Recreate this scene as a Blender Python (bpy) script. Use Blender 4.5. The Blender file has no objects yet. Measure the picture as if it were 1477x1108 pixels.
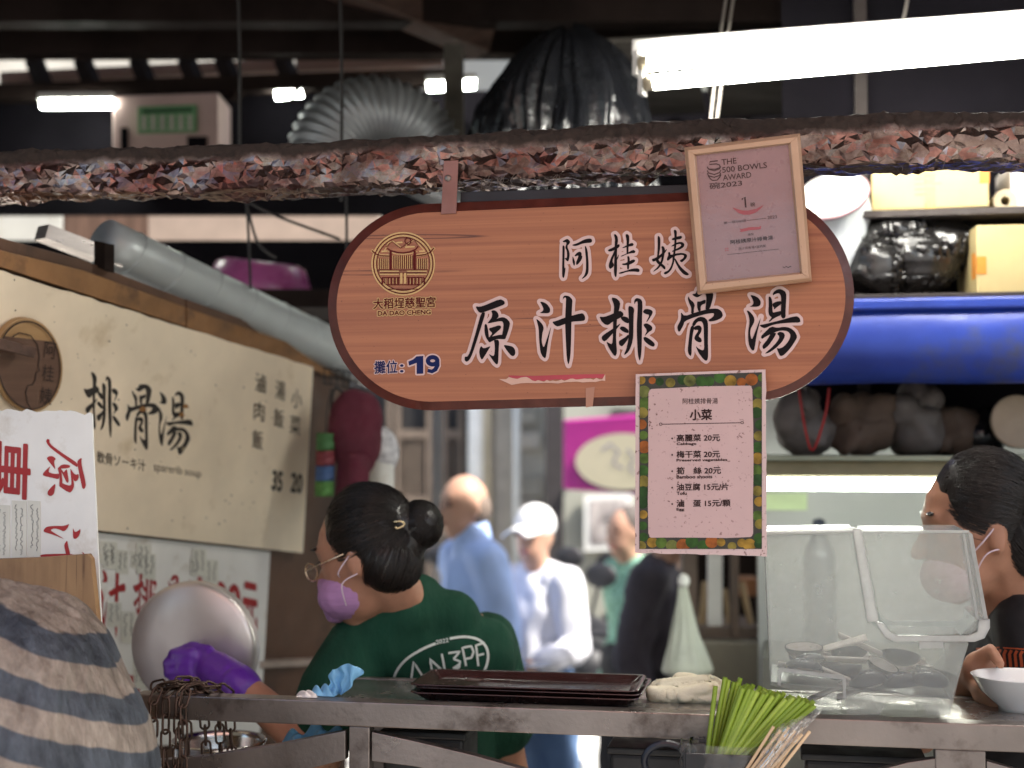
import bpy, bmesh, math, random
import numpy as np
from mathutils import Vector, Matrix, noise as mnoise
from mathutils.bvhtree import BVHTree
random.seed(7)
rad = math.radians
sc = bpy.context.scene
col = sc.collection
# ------------------------------------------------------------------ camera
FPX, IW, IH = 2050.0, 1477.0, 1108.0
PITCH = math.atan((645 - 554) / FPX)
CAM = Vector((0, 0, 1.75))
cd = bpy.data.cameras.new('camera')
cam = bpy.data.objects.new('camera', cd); col.objects.link(cam)
cam.location = CAM
cam.rotation_euler = (math.pi / 2 + PITCH, 0, 0)
cd.sensor_width = 36.0
cd.lens = 36.0 * FPX / IW
cd.clip_start = 0.05
cd.clip_end = 500
cd.dof.use_dof = True
cd.dof.focus_distance = 2.32
cd.dof.aperture_fstop = 2.3
sc.camera = cam
# ------------------------------------------------------------------ light
SUN_EL, SUN_AZ = rad(52), rad(113)          # azimuth measured from +Y towards +X
w = bpy.data.worlds.new('World'); sc.world = w
w.use_nodes = True
nt = w.node_tree
bg = nt.nodes['Background']
sky = nt.nodes.new('ShaderNodeTexSky')
sky.sky_type = 'NISHITA'
sky.sun_disc = False
sky.sun_elevation = SUN_EL
sky.sun_rotation = SUN_AZ
sky.air_density = 1.2
sky.dust_density = 2.5
nt.links.new(sky.outputs[0], bg.inputs[0])
bg.inputs[1].default_value = 0.15
sd = bpy.data.lights.new('sun', 'SUN')
sd.energy = 5.0
sd.angle = rad(0.6)
sd.color = (1.0, 0.95, 0.87)
sun = bpy.data.objects.new('sun', sd); col.objects.link(sun)
sdir = Vector((math.sin(SUN_AZ) * math.cos(SUN_EL), math.cos(SUN_AZ) * math.cos(SUN_EL), math.sin(SUN_EL)))
sun.rotation_euler = sdir.to_track_quat('Z', 'Y').to_euler()
sun.location = (6, 8, 12)
vs = sc.view_settings
vs.view_transform = 'Standard'
vs.look = 'None'
vs.exposure = 1.2
vs.gamma = 1.0
sc.cycles.use_denoising = True
sc.cycles.max_bounces = 8
sc.cycles.transparent_max_bounces = 24
sc.cycles.sample_clamp_indirect = 4.0
sc.cycles.caustics_reflective = False
sc.cycles.caustics_refractive = False

# ------------------------------------------------------------------ geometry helpers
def ray(px, py):
    x = (px - IW / 2) / FPX
    u = (IH / 2 - py) / FPX
    cp, sp = math.cos(PITCH), math.sin(PITCH)
    d = Vector((x, cp - sp * u, sp + cp * u))
    return d / d.y
def P(px, py, Y):
    return CAM + ray(px, py) * Y
class Plane:
    def __init__(s, p, n):
        s.p = Vector(p); s.n = Vector(n).normalized()
        if s.n.dot(CAM - s.p) < 0: s.n = -s.n
    def at(s, px, py, off=0.0):
        d = ray(px, py); q = s.p + s.n * off
        return CAM + d * ((q - CAM).dot(s.n) / d.dot(s.n))
    def shift(s, off):
        return Plane(s.p + s.n * off, s.n)
def quad_plane(c, Y0):
    """plane of the parallelogram whose corners TL,TR,BR,BL fall on the pixels c; Y0 = depth of TL"""
    r = [ray(*q) for q in c]
    M = np.array([[-r[1].x, r[2].x, -r[3].x], [-r[1].y, r[2].y, -r[3].y], [-r[1].z, r[2].z, -r[3].z]])
    b = -np.array([r[0].x, r[0].y, r[0].z]) * Y0
    d = np.linalg.solve(M, b)
    p = [CAM + r[0] * Y0] + [CAM + r[i + 1] * float(d[i]) for i in range(3)]
    return Plane(p[0], (p[1] - p[0]).cross(p[3] - p[0])), p
ANG = rad(11)
U = Vector((math.cos(ANG), -math.sin(ANG), 0))
V = Vector((math.sin(ANG), math.cos(ANG), 0))
Z = Vector((0, 0, 1))
O0 = Vector((0, 2.35, 0))
PF = Plane(O0, -V)
def S(a, b, z): return O0 + U * a + V * b + Z * z
def front(b): return Plane(O0 + V * b, -V)
def level(z): return Plane((0, 0, z), (0, 0, 1))
def sa(px, py, b=0.0):
    q = front(b).at(px, py) - O0
    return q.dot(U), q.z

class MB:
    def __init__(s): s.v = []; s.f = []
    def add(s, vs_, fs):
        n = len(s.v); s.v += [Vector(q) for q in vs_]; s.f += [tuple(i + n for i in f) for f in fs]; return s
    def poly(s, pts): return s.add(pts, [tuple(range(len(pts)))])
    def prism(s, pts, d):
        n = len(pts); d = Vector(d)
        pts = [Vector(p) for p in pts]
        fs = [tuple(range(n)), tuple(range(2 * n - 1, n - 1, -1))]
        fs += [(i, n + i, n + (i + 1) % n, (i + 1) % n) for i in range(n)]
        return s.add(pts + [p + d for p in pts], fs)
    def box(s, c, hx, hy, hz):
        c, hx, hy, hz = map(Vector, (c, hx, hy, hz))
        vs_ = [c + hx * a + hy * b + hz * e for e in (-1, 1) for b in (-1, 1) for a in (-1, 1)]
        return s.add(vs_, [(0, 2, 3, 1), (4, 5, 7, 6), (0, 1, 5, 4), (2, 6, 7, 3), (0, 4, 6, 2), (1, 3, 7, 5)])
    def sbox(s, a0, a1, b0, b1, z0, z1):
        return s.box(S((a0 + a1) / 2, (b0 + b1) / 2, (z0 + z1) / 2), U * (a1 - a0) / 2, V * (b1 - b0) / 2, Z * (z1 - z0) / 2)
    def abox(s, x0, x1, y0, y1, z0, z1):
        return s.box(((x0 + x1) / 2, (y0 + y1) / 2, (z0 + z1) / 2), ((x1 - x0) / 2, 0, 0), (0, (y1 - y0) / 2, 0), (0, 0, (z1 - z0) / 2))
    def bar(s, p0, p1, wdt, h, up=(0, 0, 1)):
        p0, p1 = Vector(p0), Vector(p1); d = p1 - p0
        sd_ = d.cross(Vector(up)).normalized(); u2 = sd_.cross(d).normalized()
        return s.box((p0 + p1) / 2, d / 2, sd_ * wdt / 2, u2 * h / 2)
    def tube(s, pts, r, n=10, caps=True, flat=1.0):
        pts = [Vector(p) for p in pts]; m = len(pts)
        if not hasattr(r, '__len__'): r = [r] * m
        t = [(pts[min(i + 1, m - 1)] - pts[max(i - 1, 0)]).normalized() for i in range(m)]
        a = t[0].orthogonal().normalized(); rings = []
        for i in range(m):
            a = (a - t[i] * a.dot(t[i]))
            a = a.normalized() if a.length > 1e-6 else t[i].orthogonal().normalized()
            b = t[i].cross(a)
            rings += [pts[i] + (a * math.cos(k * 2 * math.pi / n) + b * flat * math.sin(k * 2 * math.pi / n)) * r[i] for k in range(n)]
        fs = [(i * n + k, i * n + (k + 1) % n, (i + 1) * n + (k + 1) % n, (i + 1) * n + k) for i in range(m - 1) for k in range(n)]
        if caps: fs += [tuple(range(n - 1, -1, -1)), tuple(range((m - 1) * n, m * n))]
        return s.add(rings, fs)
    def lathe(s, o, ax, prof, n=32, mod=None):
        o = Vector(o); ax = Vector(ax).normalized(); a = ax.orthogonal().normalized(); b = ax.cross(a)
        vs_ = []
        for i, (r, h) in enumerate(prof):
            for k in range(n):
                th = k * 2 * math.pi / n; rr = r * (mod(th, i) if mod else 1)
                vs_.append(o + ax * h + (a * math.cos(th) + b * math.sin(th)) * rr)
        m = len(prof)
        fs = [(i * n + k, i * n + (k + 1) % n, (i + 1) * n + (k + 1) % n, (i + 1) * n + k) for i in range(m - 1) for k in range(n)]
        return s.add(vs_, fs)
    def grid(s, fn, nu, nv, cu=False, cv=False):
        vs_ = [fn(i / (nu if cu else nu - 1), j / (nv if cv else nv - 1)) for i in range(nu) for j in range(nv)]
        fs = []
        for i in range(nu if cu else nu - 1):
            for j in range(nv if cv else nv - 1):
                fs.append((i * nv + j, ((i + 1) % nu) * nv + j, ((i + 1) % nu) * nv + (j + 1) % nv, i * nv + (j + 1) % nv))
        return s.add(vs_, fs)
    def ell(s, c, ax, n=14, m=9):
        c = Vector(c); ax = [Vector(q) for q in ax]
        vs_ = [c + ax[2]]
        for i in range(1, m):
            ph = math.pi * i / m
            for k in range(n):
                th = 2 * math.pi * k / n
                vs_.append(c + ax[0] * math.sin(ph) * math.cos(th) + ax[1] * math.sin(ph) * math.sin(th) + ax[2] * math.cos(ph))
        vs_.append(c - ax[2]); e = len(vs_) - 1
        fs = [(0, 1 + k, 1 + (k + 1) % n) for k in range(n)]
        for i in range(m - 2):
            fs += [(1 + i * n + k, 1 + (i + 1) * n + k, 1 + (i + 1) * n + (k + 1) % n, 1 + i * n + (k + 1) % n) for k in range(n)]
        fs += [(e, 1 + (m - 2) * n + (k + 1) % n, 1 + (m - 2) * n + k) for k in range(n)]
        return s.add(vs_, fs)
    def cap(s, p0, p1, r0, r1, n=12):
        p0, p1 = Vector(p0), Vector(p1); d = (p1 - p0).normalized()
        pts, rs = [], []
        for k in range(5):
            a = math.pi / 2 * (1 - k / 4); pts.append(p0 - d * r0 * math.sin(a)); rs.append(max(1e-4, r0 * math.cos(a)))
        for k in range(5):
            a = math.pi / 2 * k / 4; pts.append(p1 + d * r1 * math.sin(a)); rs.append(max(1e-4, r1 * math.cos(a)))
        return s.tube(pts, rs, n)
    def build(s, name, m, parent=None, smooth=False, bevel=0, kind=None, label=None, solid=0, subdiv=0):
        me = bpy.data.meshes.new(name)
        if parent is not None: Mx = WM[parent.name]
        else:
            lo = Vector([min(v[i] for v in s.v) for i in range(3)]); hi = Vector([max(v[i] for v in s.v) for i in range(3)])
            Mx = Matrix.Translation(((lo.x + hi.x) / 2, (lo.y + hi.y) / 2, lo.z))
        inv = Mx.inverted()
        me.from_pydata([inv @ v for v in s.v], [], s.f)
        me.update()
        fix_normals(me)
        if m: me.materials.append(m)
        if smooth: me.polygons.foreach_set('use_smooth', [True] * len(me.polygons))
        o = bpy.data.objects.new(name, me); col.objects.link(o)
        if parent is not None: o.parent = parent
        else: o.matrix_world = Mx
        WM[o.name] = Mx
        if solid:
            md = o.modifiers.new('solid', 'SOLIDIFY'); md.thickness = solid; md.offset = 0
        if bevel:
            md = o.modifiers.new('bevel', 'BEVEL'); md.width = bevel; md.segments = 2; md.limit_method = 'ANGLE'; md.angle_limit = rad(40)
        if subdiv:
            md = o.modifiers.new('sub', 'SUBSURF'); md.levels = subdiv; md.render_levels = subdiv
        if kind: o['kind'] = kind
        if label: o['label'] = label
        return o
def fix_normals(me):
    if len(me.polygons) < 2: return
    bm = bmesh.new(); bm.from_mesh(me); bmesh.ops.recalc_face_normals(bm, faces=bm.faces[:]); bm.to_mesh(me); bm.free()
WM = {}
TMP = bpy.data.scenes.new('tmp')
def tag(o, label, cat, group=None):
    o['label'] = label; o['category'] = cat
    if group: o['group'] = group
    return o
def thing(name, label, cat, loc=(0, 0, 0), rotz=0.0, group=None):
    o = bpy.data.objects.new(name, None); col.objects.link(o)
    o.empty_display_size = 0.05
    Mx = Matrix.Translation(Vector(loc)) @ Matrix.Rotation(rotz, 4, 'Z')
    o.matrix_world = Mx; WM[o.name] = Mx
    return tag(o, label, cat, group)
def clone(o, parent=None, name=None):
    c = o.copy(); c.name = name or o.name.split('.')[0]
    col.objects.link(c); c.parent = parent; WM[c.name] = WM[o.name]
    return c
def smoothpts(pts, n=6):
    pts = [Vector(p) for p in pts]; out = []
    for i in range(len(pts) - 1):
        p0, p1, p2, p3 = pts[max(i - 1, 0)], pts[i], pts[i + 1], pts[min(i + 2, len(pts) - 1)]
        for k in range(n):
            t = k / n
            out.append(0.5 * ((2 * p1) + (p2 - p0) * t + (2 * p0 - 5 * p1 + 4 * p2 - p3) * t * t + (3 * p1 - p0 - 3 * p2 + p3) * t ** 3))
    return out + [pts[-1]]
def fbm(p, o=4): return mnoise.fractal(Vector(p), 1.0, 2.0, o)

# organic shape: union of closed primitives by voxel remesh, smoothed, as one continuous mesh
def organic(name, prims, m, parent, vox=0.008, it=6, wr=0.0, wsc=18.0, label=None, wst=(1, 1, 1)):
    mb = MB()
    for q in prims:
        if q[0] == 'c': mb.cap(q[1], q[2], q[3], q[4])
        elif q[0] == 'e': mb.ell(q[1], q[2])
        elif q[0] == 't': mb.tube(q[1], q[2], 14, True, q[3] if len(q) > 3 else 1.0)
    me = bpy.data.meshes.new('tmp'); me.from_pydata(mb.v, [], mb.f); me.update(); fix_normals(me)
    o = bpy.data.objects.new('tmp', me); TMP.collection.objects.link(o)
    r = o.modifiers.new('r', 'REMESH'); r.mode = 'VOXEL'; r.voxel_size = vox
    sm = o.modifiers.new('s', 'SMOOTH'); sm.factor = 0.5; sm.iterations = it
    TMP.view_layers[0].update(); dg = TMP.view_layers[0].depsgraph
    me2 = bpy.data.meshes.new_from_object(o.evaluated_get(dg))
    bpy.data.objects.remove(o); bpy.data.meshes.remove(me)
    if wr:
        for v in me2.vertices:
            c = v.co
            q = Vector((c.x * wst[0], c.y * wst[1], c.z * wst[2])) * wsc
            n1 = mnoise.noise(q + Vector((mnoise.noise(q * .6), mnoise.noise(q * .6 + Vector((7, 3, 1))), 0)) * 1.2)
            v.co = c + v.normal * (wr * (1 - 2 * abs(n1)) )
    out = MB(); out.v = [v.co.copy() for v in me2.vertices]; out.f = [tuple(p.vertices) for p in me2.polygons]
    bpy.data.meshes.remove(me2)
    ob = out.build(name, m, parent, smooth=True, label=label)
    return ob, out

# ------------------------------------------------------------------ materials
MATS = {}
def rgb(c): return (c[0], c[1], c[2], 1.0)
def newmat(name):
    m = bpy.data.materials.new(name); m.use_nodes = True
    t = m.node_tree; b = t.nodes['Principled BSDF']
    return m, t, b
def coords(t, scale=(1, 1, 1), rot=(0, 0, 0), which='Object'):
    tc = t.nodes.new('ShaderNodeTexCoord'); mp = t.nodes.new('ShaderNodeMapping')
    mp.inputs['Scale'].default_value = scale; mp.inputs['Rotation'].default_value = rot
    t.links.new(tc.outputs[which], mp.inputs[0]); return mp.outputs[0]
def noise(t, vec, scale, detail=4, rough=0.55, dist=0):
    n = t.nodes.new('ShaderNodeTexNoise'); n.inputs['Scale'].default_value = scale
    n.inputs['Detail'].default_value = detail; n.inputs['Roughness'].default_value = rough; n.inputs['Distortion'].default_value = dist
    t.links.new(vec, n.inputs['Vector']); return n.outputs['Fac']
def ramp(t, fac, stops, mode='LINEAR'):
    r = t.nodes.new('ShaderNodeValToRGB'); r.color_ramp.interpolation = mode
    e = r.color_ramp.elements
    while len(e) < len(stops): e.new(0.5)
    for i, (p, c) in enumerate(stops):
        e[i].position = p; e[i].color = rgb(c) if hasattr(c, '__len__') else (c, c, c, 1)
    t.links.new(fac, r.inputs[0]); return r.outputs[0]
def mix(t, fac, a, b, blend='MIX'):
    n = t.nodes.new('ShaderNodeMix'); n.data_type = 'RGBA'; n.blend_type = blend
    for s_, v in ((n.inputs[0], fac), (n.inputs[6], a), (n.inputs[7], b)):
        if isinstance(v, bpy.types.NodeSocket): t.links.new(v, s_)
        elif hasattr(v, '__len__'): s_.default_value = rgb(v)
        else: s_.default_value = v
    return n.outputs[2]
def math_(t, op, a, b=0.0):
    n = t.nodes.new('ShaderNodeMath'); n.operation = op
    for s_, v in ((n.inputs[0], a), (n.inputs[1], b)):
        if isinstance(v, bpy.types.NodeSocket): t.links.new(v, s_)
        else: s_.default_value = v
    return n.outputs[0]
def bump(t, b, h, strength, dist=0.01):
    n = t.nodes.new('ShaderNodeBump'); n.inputs['Strength'].default_value = strength; n.inputs['Distance'].default_value = dist
    t.links.new(h, n.inputs['Height']); t.links.new(n.outputs[0], b.inputs['Normal'])
def mat(name, c, rough=0.6, metal=0.0, var=0.18, scale=9.0, bmp=0.15, bscale=90.0, bdist=0.002, stretch=(1, 1, 1), dirt=None, dsc=14.0, dlo=0.55, dhi=0.7, spec=0.5, c2=None, coat=0, sss=0, trans=0.0, rot=(0, 0, 0)):
    if name in MATS: return MATS[name]
    m, t, b = newmat(name)
    vec = coords(t, stretch, rot)
    n = noise(t, vec, scale)
    lo = tuple(x * (1 - var) for x in c); hi = tuple(min(1, x * (1 + var)) for x in (c2 or c))
    cc = ramp(t, n, [(0.3, lo), (0.7, hi)])
    if dirt is not None:
        d = ramp(t, noise(t, vec, dsc, 6, 0.65), [(dlo, 0.0), (dhi, 1.0)])
        cc = mix(t, d, cc, dirt)
    t.links.new(cc, b.inputs['Base Color'])
    b.inputs['Roughness'].default_value = rough; b.inputs['Metallic'].default_value = metal
    b.inputs['Specular IOR Level'].default_value = spec
    if coat: b.inputs['Coat Weight'].default_value = coat
    if trans: b.inputs['Transmission Weight'].default_value = trans
    if sss:
        b.inputs['Subsurface Weight'].default_value = sss; b.inputs['Subsurface Scale'].default_value = 0.01
        b.inputs['Subsurface Radius'].default_value = (1.0, 0.35, 0.2)
    if rough > 0.15:
        rr = ramp(t, noise(t, vec, scale * 2.3), [(0.3, max(0.03, rough - .12)), (0.7, min(1, rough + .12))]); t.links.new(rr, b.inputs['Roughness'])
    if bmp: bump(t, b, noise(t, vec, bscale, 5), bmp, bdist)
    MATS[name] = m; return m
def emat(name, c, strength):
    m, t, b = newmat(name)
    b.inputs['Base Color'].default_value = (0.8, 0.8, 0.8, 1)
    b.inputs['Emission Color'].default_value = rgb(c); b.inputs['Emission Strength'].default_value = strength
    MATS[name] = m; return m
def glassy(name, c, opac, rough=0.25, nsc=30.0, nvar=0.15, tint=(1, 1, 1), translucent=0.5):
    """thin clear or frosted plastic: part lets the view through, part scatters, with a glossy skin"""
    m, t, b = newmat(name)
    out = t.nodes['Material Output']
    t.nodes.remove(b)
    tr = t.nodes.new('ShaderNodeBsdfTransparent'); tr.inputs[0].default_value = rgb(tint)
    df = t.nodes.new('ShaderNodeBsdfDiffuse'); df.inputs[0].default_value = rgb(c)
    tl = t.nodes.new('ShaderNodeBsdfTranslucent'); tl.inputs[0].default_value = rgb(c)
    gl = t.nodes.new('ShaderNodeBsdfGlossy'); gl.inputs['Roughness'].default_value = rough
    m1 = t.nodes.new('ShaderNodeMixShader'); m1.inputs[0].default_value = translucent
    t.links.new(df.outputs[0], m1.inputs[1]); t.links.new(tl.outputs[0], m1.inputs[2])
    m2 = t.nodes.new('ShaderNodeMixShader')
    vec = coords(t)
    f = ramp(t, noise(t, vec, nsc, 6, 0.7), [(0.3, max(0, opac - nvar)), (0.7, min(1, opac + nvar))])
    t.links.new(f, m2.inputs[0]); t.links.new(tr.outputs[0], m2.inputs[1]); t.links.new(m1.outputs[0], m2.inputs[2])
    fr = t.nodes.new('ShaderNodeFresnel'); fr.inputs[0].default_value = 1.4
    m3 = t.nodes.new('ShaderNodeMixShader')
    t.links.new(fr.outputs[0], m3.inputs[0]); t.links.new(m2.outputs[0], m3.inputs[1]); t.links.new(gl.outputs[0], m3.inputs[2])
    bp = t.nodes.new('ShaderNodeBump'); bp.inputs['Strength'].default_value = 0.2; bp.inputs['Distance'].default_value = 0.002
    t.links.new(noise(t, vec, nsc * 3), bp.inputs['Height'])
    t.links.new(bp.outputs[0], gl.inputs['Normal'])
    t.links.new(m3.outputs[0], out.inputs['Surface'])
    MATS[name] = m; return m

# ------------------------------------------------------------------ lettering
_tc = {}
def textmesh(body, bold=0.0):
    k = (body, bold)
    if k in _tc: return _tc[k]
    c = bpy.data.curves.new('t', 'FONT'); c.body = body; c.size = 1; c.resolution_u = 3; c.offset = bold
    o = bpy.data.objects.new('t', c); TMP.collection.objects.link(o)
    TMP.view_layers[0].update(); dg = TMP.view_layers[0].depsgraph
    me = bpy.data.meshes.new_from_object(o.evaluated_get(dg))
    vv = [(v.co.x, v.co.y) for v in me.vertices]; ff = [tuple(p.vertices) for p in me.polygons]
    bpy.data.objects.remove(o); bpy.data.curves.remove(c); bpy.data.meshes.remove(me)
    _tc[k] = (vv, ff); return _tc[k]
def bil(q, s, t_):
    a = (q[0][0] + (q[1][0] - q[0][0]) * s, q[0][1] + (q[1][1] - q[0][1]) * s)
    b = (q[3][0] + (q[2][0] - q[3][0]) * s, q[3][1] + (q[2][1] - q[3][1]) * s)
    return (a[0] + (b[0] - a[0]) * t_, a[1] + (b[1] - a[1]) * t_)
def bx(x0, y0, x1, y1, sl=0.0, sv=0.0):
    """pixel quad x0,y0..x1,y1; sl = rise per pixel along x, sv = shift in x per pixel down"""
    h = y1 - y0; w_ = x1 - x0
    return [(x0, y0), (x1, y0 + sl * w_), (x1 + sv * h, y1 + sl * w_), (x0 + sv * h, y1)]
def text_on(body, quad, surf, m, parent, off=0.0006, bold=0.0, halo=None, halo_w=0.06, name='lettering', rotcw=False, mb=None):
    vv, ff = textmesh(body, 0.0)
    x0 = min(v[0] for v in vv); x1 = max(v[0] for v in vv); y0 = min(v[1] for v in vv); y1 = max(v[1] for v in vv)
    def put(vv, off):
        o_ = []
        for (x, y) in vv:
            s = (x - x0) / (x1 - x0); t_ = (y1 - y) / (y1 - y0)
            if rotcw: s, t_ = 1 - t_, s
            o_.append(surf.at(*bil(quad, s, t_), off))
        return o_
    def fat(r, n, off):
        out = MB().add(put(vv, off), ff)
        for j in range(n if r > 0 else 0):
            a = 2 * math.pi * j / n
            out.add(put([(x + r * math.cos(a), y + r * math.sin(a)) for x, y in vv], off + (j + 1) * 6e-6), ff)
        return out
    if halo:
        fat(halo_w, 14, off).build('lettering_outline', halo, parent); off += 0.0005
    return fat(bold, 8, off).build(name, m, parent)
def ribbon_px(pts, wd, surf, off, mb, closed=False):
    pts = [Vector((p[0], p[1])) for p in pts]
    n = len(pts); L, R = [], []
    for i in range(n):
        a = pts[(i - 1) % n] if (closed or i > 0) else pts[i]; b = pts[(i + 1) % n] if (closed or i < n - 1) else pts[i]
        d = (b - a).normalized(); nn = Vector((-d.y, d.x)) * (wd[i] if hasattr(wd, '__len__') else wd) / 2
        L.append(surf.at(*(pts[i] + nn), off)); R.append(surf.at(*(pts[i] - nn), off))
    m_ = n if closed else n - 1
    mb.add(L + R, [(i, (i + 1) % n, n + (i + 1) % n, n + i) for i in range(m_)])
    return mb
def chaikin(p, it=1, r=0.22):
    for _ in range(it):
        q = []
        for i in range(len(p)):
            a, b = p[i], p[(i + 1) % len(p)]
            q += [(a[0] + (b[0] - a[0]) * r, a[1] + (b[1] - a[1]) * r), (a[0] + (b[0] - a[0]) * (1 - r), a[1] + (b[1] - a[1]) * (1 - r))]
        p = q
    return p
# ------------------------------------------------------------------ brush characters of the stall sign, stroke by stroke
def _g(s): return [[tuple(map(int, p.split(','))) for p in line.split()] for line in s.strip().split('\n')]
GL = {
'yuan': _g('''222,228 270,235 330,220 520,138 575,165 582,205 480,245 370,285 310,305 270,310 238,270
290,310 335,300 335,340 265,560 185,810 145,890 110,915 85,890 90,845 120,850 150,800 210,600 245,470
412,285 450,275 490,300 505,340 500,370 420,420 365,440 385,415 420,370 428,320
365,440 430,405 500,375 560,360 610,385 645,430 635,490 600,600 580,640 540,610 560,520 565,440 545,410 480,418 400,435
332,445 360,450 375,520 385,600 380,660 345,610 330,540
375,610 420,600 545,575 600,600 585,635 480,630 420,660 393,675 370,650
383,500 440,485 510,460 538,480 525,510 470,555 410,610 395,600 430,560 395,530
445,640 500,640 512,670 505,760 500,920 485,948 455,925 390,830 385,815 430,840 450,835 458,760 455,690
290,715 320,750 410,715 385,755 340,830 300,892 275,850 265,790 275,740
560,703 620,710 680,725 708,765 710,815 690,842 660,838 610,780'''),
'zhi': _g('''160,172 205,178 250,205 285,255 285,300 260,315 150,313 195,290 205,260 185,215
115,383 150,405 195,455 208,500 190,560 180,660 205,745 240,650 298,470 290,520 262,650 235,850 222,870 190,845 165,790 150,640 145,500 125,420
308,420 360,410 460,370 670,312 700,325 718,365 710,405 660,412 550,418 460,450 380,480 345,465
440,155 445,110 470,95 520,105 562,148 555,220 548,400 545,600 535,850 512,955 490,880 478,650 468,420 478,200 482,120 455,125'''),
'pai': _g('''225,120 290,130 340,180 325,270 300,330 295,450 285,600 290,690 298,800 280,842 255,830 200,745 165,660 195,680 240,700 248,600 250,430 258,300 265,220
80,355 140,362 250,320 330,280 375,310 378,345 330,375 240,420 190,462 145,450 105,410
350,430 310,490 240,570 150,665 115,645 108,605 140,575 240,510
435,222 490,235 510,265 500,350 498,600 480,700 440,790 390,830 385,818 415,750 435,650 445,540 442,350
340,365 380,350 440,370 445,440 400,430 360,400
328,500 350,475 390,480 440,520 440,560 390,550 350,525
440,570 440,620 400,680 360,725 325,705 320,660 345,640 400,610
510,210 510,150 540,125 590,140 613,180 605,400 603,700 595,830 577,910 555,830 545,650 540,480 550,300 553,170 530,170
612,300 640,262 690,262 735,285 735,320 670,420 655,425 700,335 650,325
615,455 660,435 710,460 735,490 725,525 690,545 640,595 640,585 670,525
620,610 655,605 720,645 765,690 755,725 720,722 670,690 630,650'''),
'gu': _g('''230,180 240,145 255,185 300,220 318,260 305,300 305,360 270,365 275,290 250,240
280,125 330,115 350,60 480,50 545,110 540,170 500,310 445,320 455,240 460,150 440,110 400,130 350,165 310,150
345,210 380,215 450,185 450,235 400,255 388,280 390,330 360,335 345,280
145,340 190,395 330,345 480,305 590,298 640,325 665,380 640,420 570,450 500,460 480,440 540,405 560,355 480,360 330,400 190,455 175,510 125,595 105,560 103,515 140,450 150,400
280,500 310,440 370,400 430,405 470,440 480,500 478,700 482,880 475,925 455,945 420,920 360,840 325,755 360,790 410,815 432,800 430,700 425,500 400,455 350,460 310,520
270,520 300,500 310,540 290,620 278,760 278,850 268,888 240,860 228,810 245,660 258,560
300,525 370,500 405,535 395,590 360,640 395,665 405,700 385,718 340,705 310,675 315,640 350,590 360,560 310,565'''),
'tang': _g('''145,175 185,180 240,205 275,250 272,300 240,320 130,320 175,300 188,270 175,225
100,362 140,378 190,440 200,490 185,530 150,590 145,660 165,730 200,650 278,440 262,520 230,640 205,800 195,850 180,862 150,835 125,770 118,640 140,500 125,420
370,195 395,195 415,240 418,300 420,385 440,400 420,455 380,430 368,380 375,290
420,185 430,140 480,105 530,103 590,145 588,250 580,380 582,450 545,470 520,430 525,300 525,190 500,150 450,165
420,280 470,255 530,250 525,290 480,320 435,358 440,330 420,310
415,395 480,380 530,370 530,420 440,460 385,505 370,500 410,455
255,545 320,535 500,490 660,445 725,435 760,470 762,515 640,515 480,530 400,550 330,585 290,575
400,560 480,580 560,565 640,580 700,630 725,690 700,740 640,830 560,915 515,930 490,880 470,825 500,835 560,810 620,740 645,670 610,620 520,610 430,640 330,690 290,720 275,685 320,640
400,640 470,640 440,700 370,800 310,845 295,820 300,790 360,720
470,650 510,625 560,640 575,680 540,750 460,830 380,885 318,900 400,830 470,760 510,690'''),
'a': _g('''140,350 175,370 180,420 175,560 172,770 195,745 188,820 170,930 150,938 132,900 135,700 138,500
140,285 190,255 230,240 275,285 270,320 220,370 265,480 265,560 245,640 220,640 170,575 210,590 222,540 215,450 185,400 210,330 205,300 160,305
300,350 400,320 520,255 600,235 655,240 668,280 650,310 560,315 480,330 400,365 340,368
318,540 345,600 365,660 355,720 335,710 315,640
350,540 400,485 450,465 482,495 478,550 495,545 480,610 420,690 385,710 378,660 400,610 425,540 400,540 370,555
535,360 560,380 585,450 600,600 605,760 598,850 560,910 490,955 480,945 530,890 555,800 558,620 540,450'''),
'gui': _g('''190,225 215,215 255,260 265,330 250,420 245,600 248,800 240,960 222,990 200,950 190,850 200,620 205,400 210,300
80,500 180,455 270,395 295,405 290,450 200,505 130,530 95,525
205,490 215,560 160,700 195,760 180,800 130,840 105,820 97,770 130,660 180,560
285,560 265,650 220,720 215,700
395,235 420,213 460,240 465,330 450,430 450,560 415,570 415,450 415,320
325,470 400,425 510,370 545,395 530,430 450,440 380,462
305,610 400,570 530,495 575,520 565,555 480,560 400,585 330,620
425,610 460,610 475,660 465,740 460,840 425,850 422,750 435,680
328,745 400,735 530,665 570,680 560,715 480,760 400,772 345,770
272,905 400,870 520,830 620,825 650,855 640,895 560,885 430,885 320,925 280,920'''),
'yi': _g('''165,260 190,250 215,290 215,450 190,600 180,680 240,740 300,790 310,835 285,850 240,800 140,720 140,660 160,600 170,450
230,440 270,430 298,480 290,560 265,700 200,820 95,888 90,875 170,800 225,700 245,580 245,490
65,660 130,640 220,580 340,470 320,520 270,590 170,680 85,712 70,690
450,150 480,138 510,170 505,260 500,400 480,560 470,640 430,640 450,520 465,380 465,230
412,300 500,265 590,245 605,280 570,310 490,318 430,330
400,440 450,400 540,355 610,360 645,400 630,450 560,495 420,540 430,510 540,460 590,420 570,390 500,405 440,435
330,690 335,640 360,590 350,550 375,530 395,560 395,590 500,560 610,550 690,580 685,640 600,725 560,700 565,680 620,650 640,605 600,585 480,605 400,650 360,690
430,620 475,620 460,720 420,840 360,910 300,938 275,920 290,890 350,870 400,800 430,700
455,640 490,660 560,780 640,860 720,920 720,945 680,955 620,930 550,850 490,740'''),
}
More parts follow.
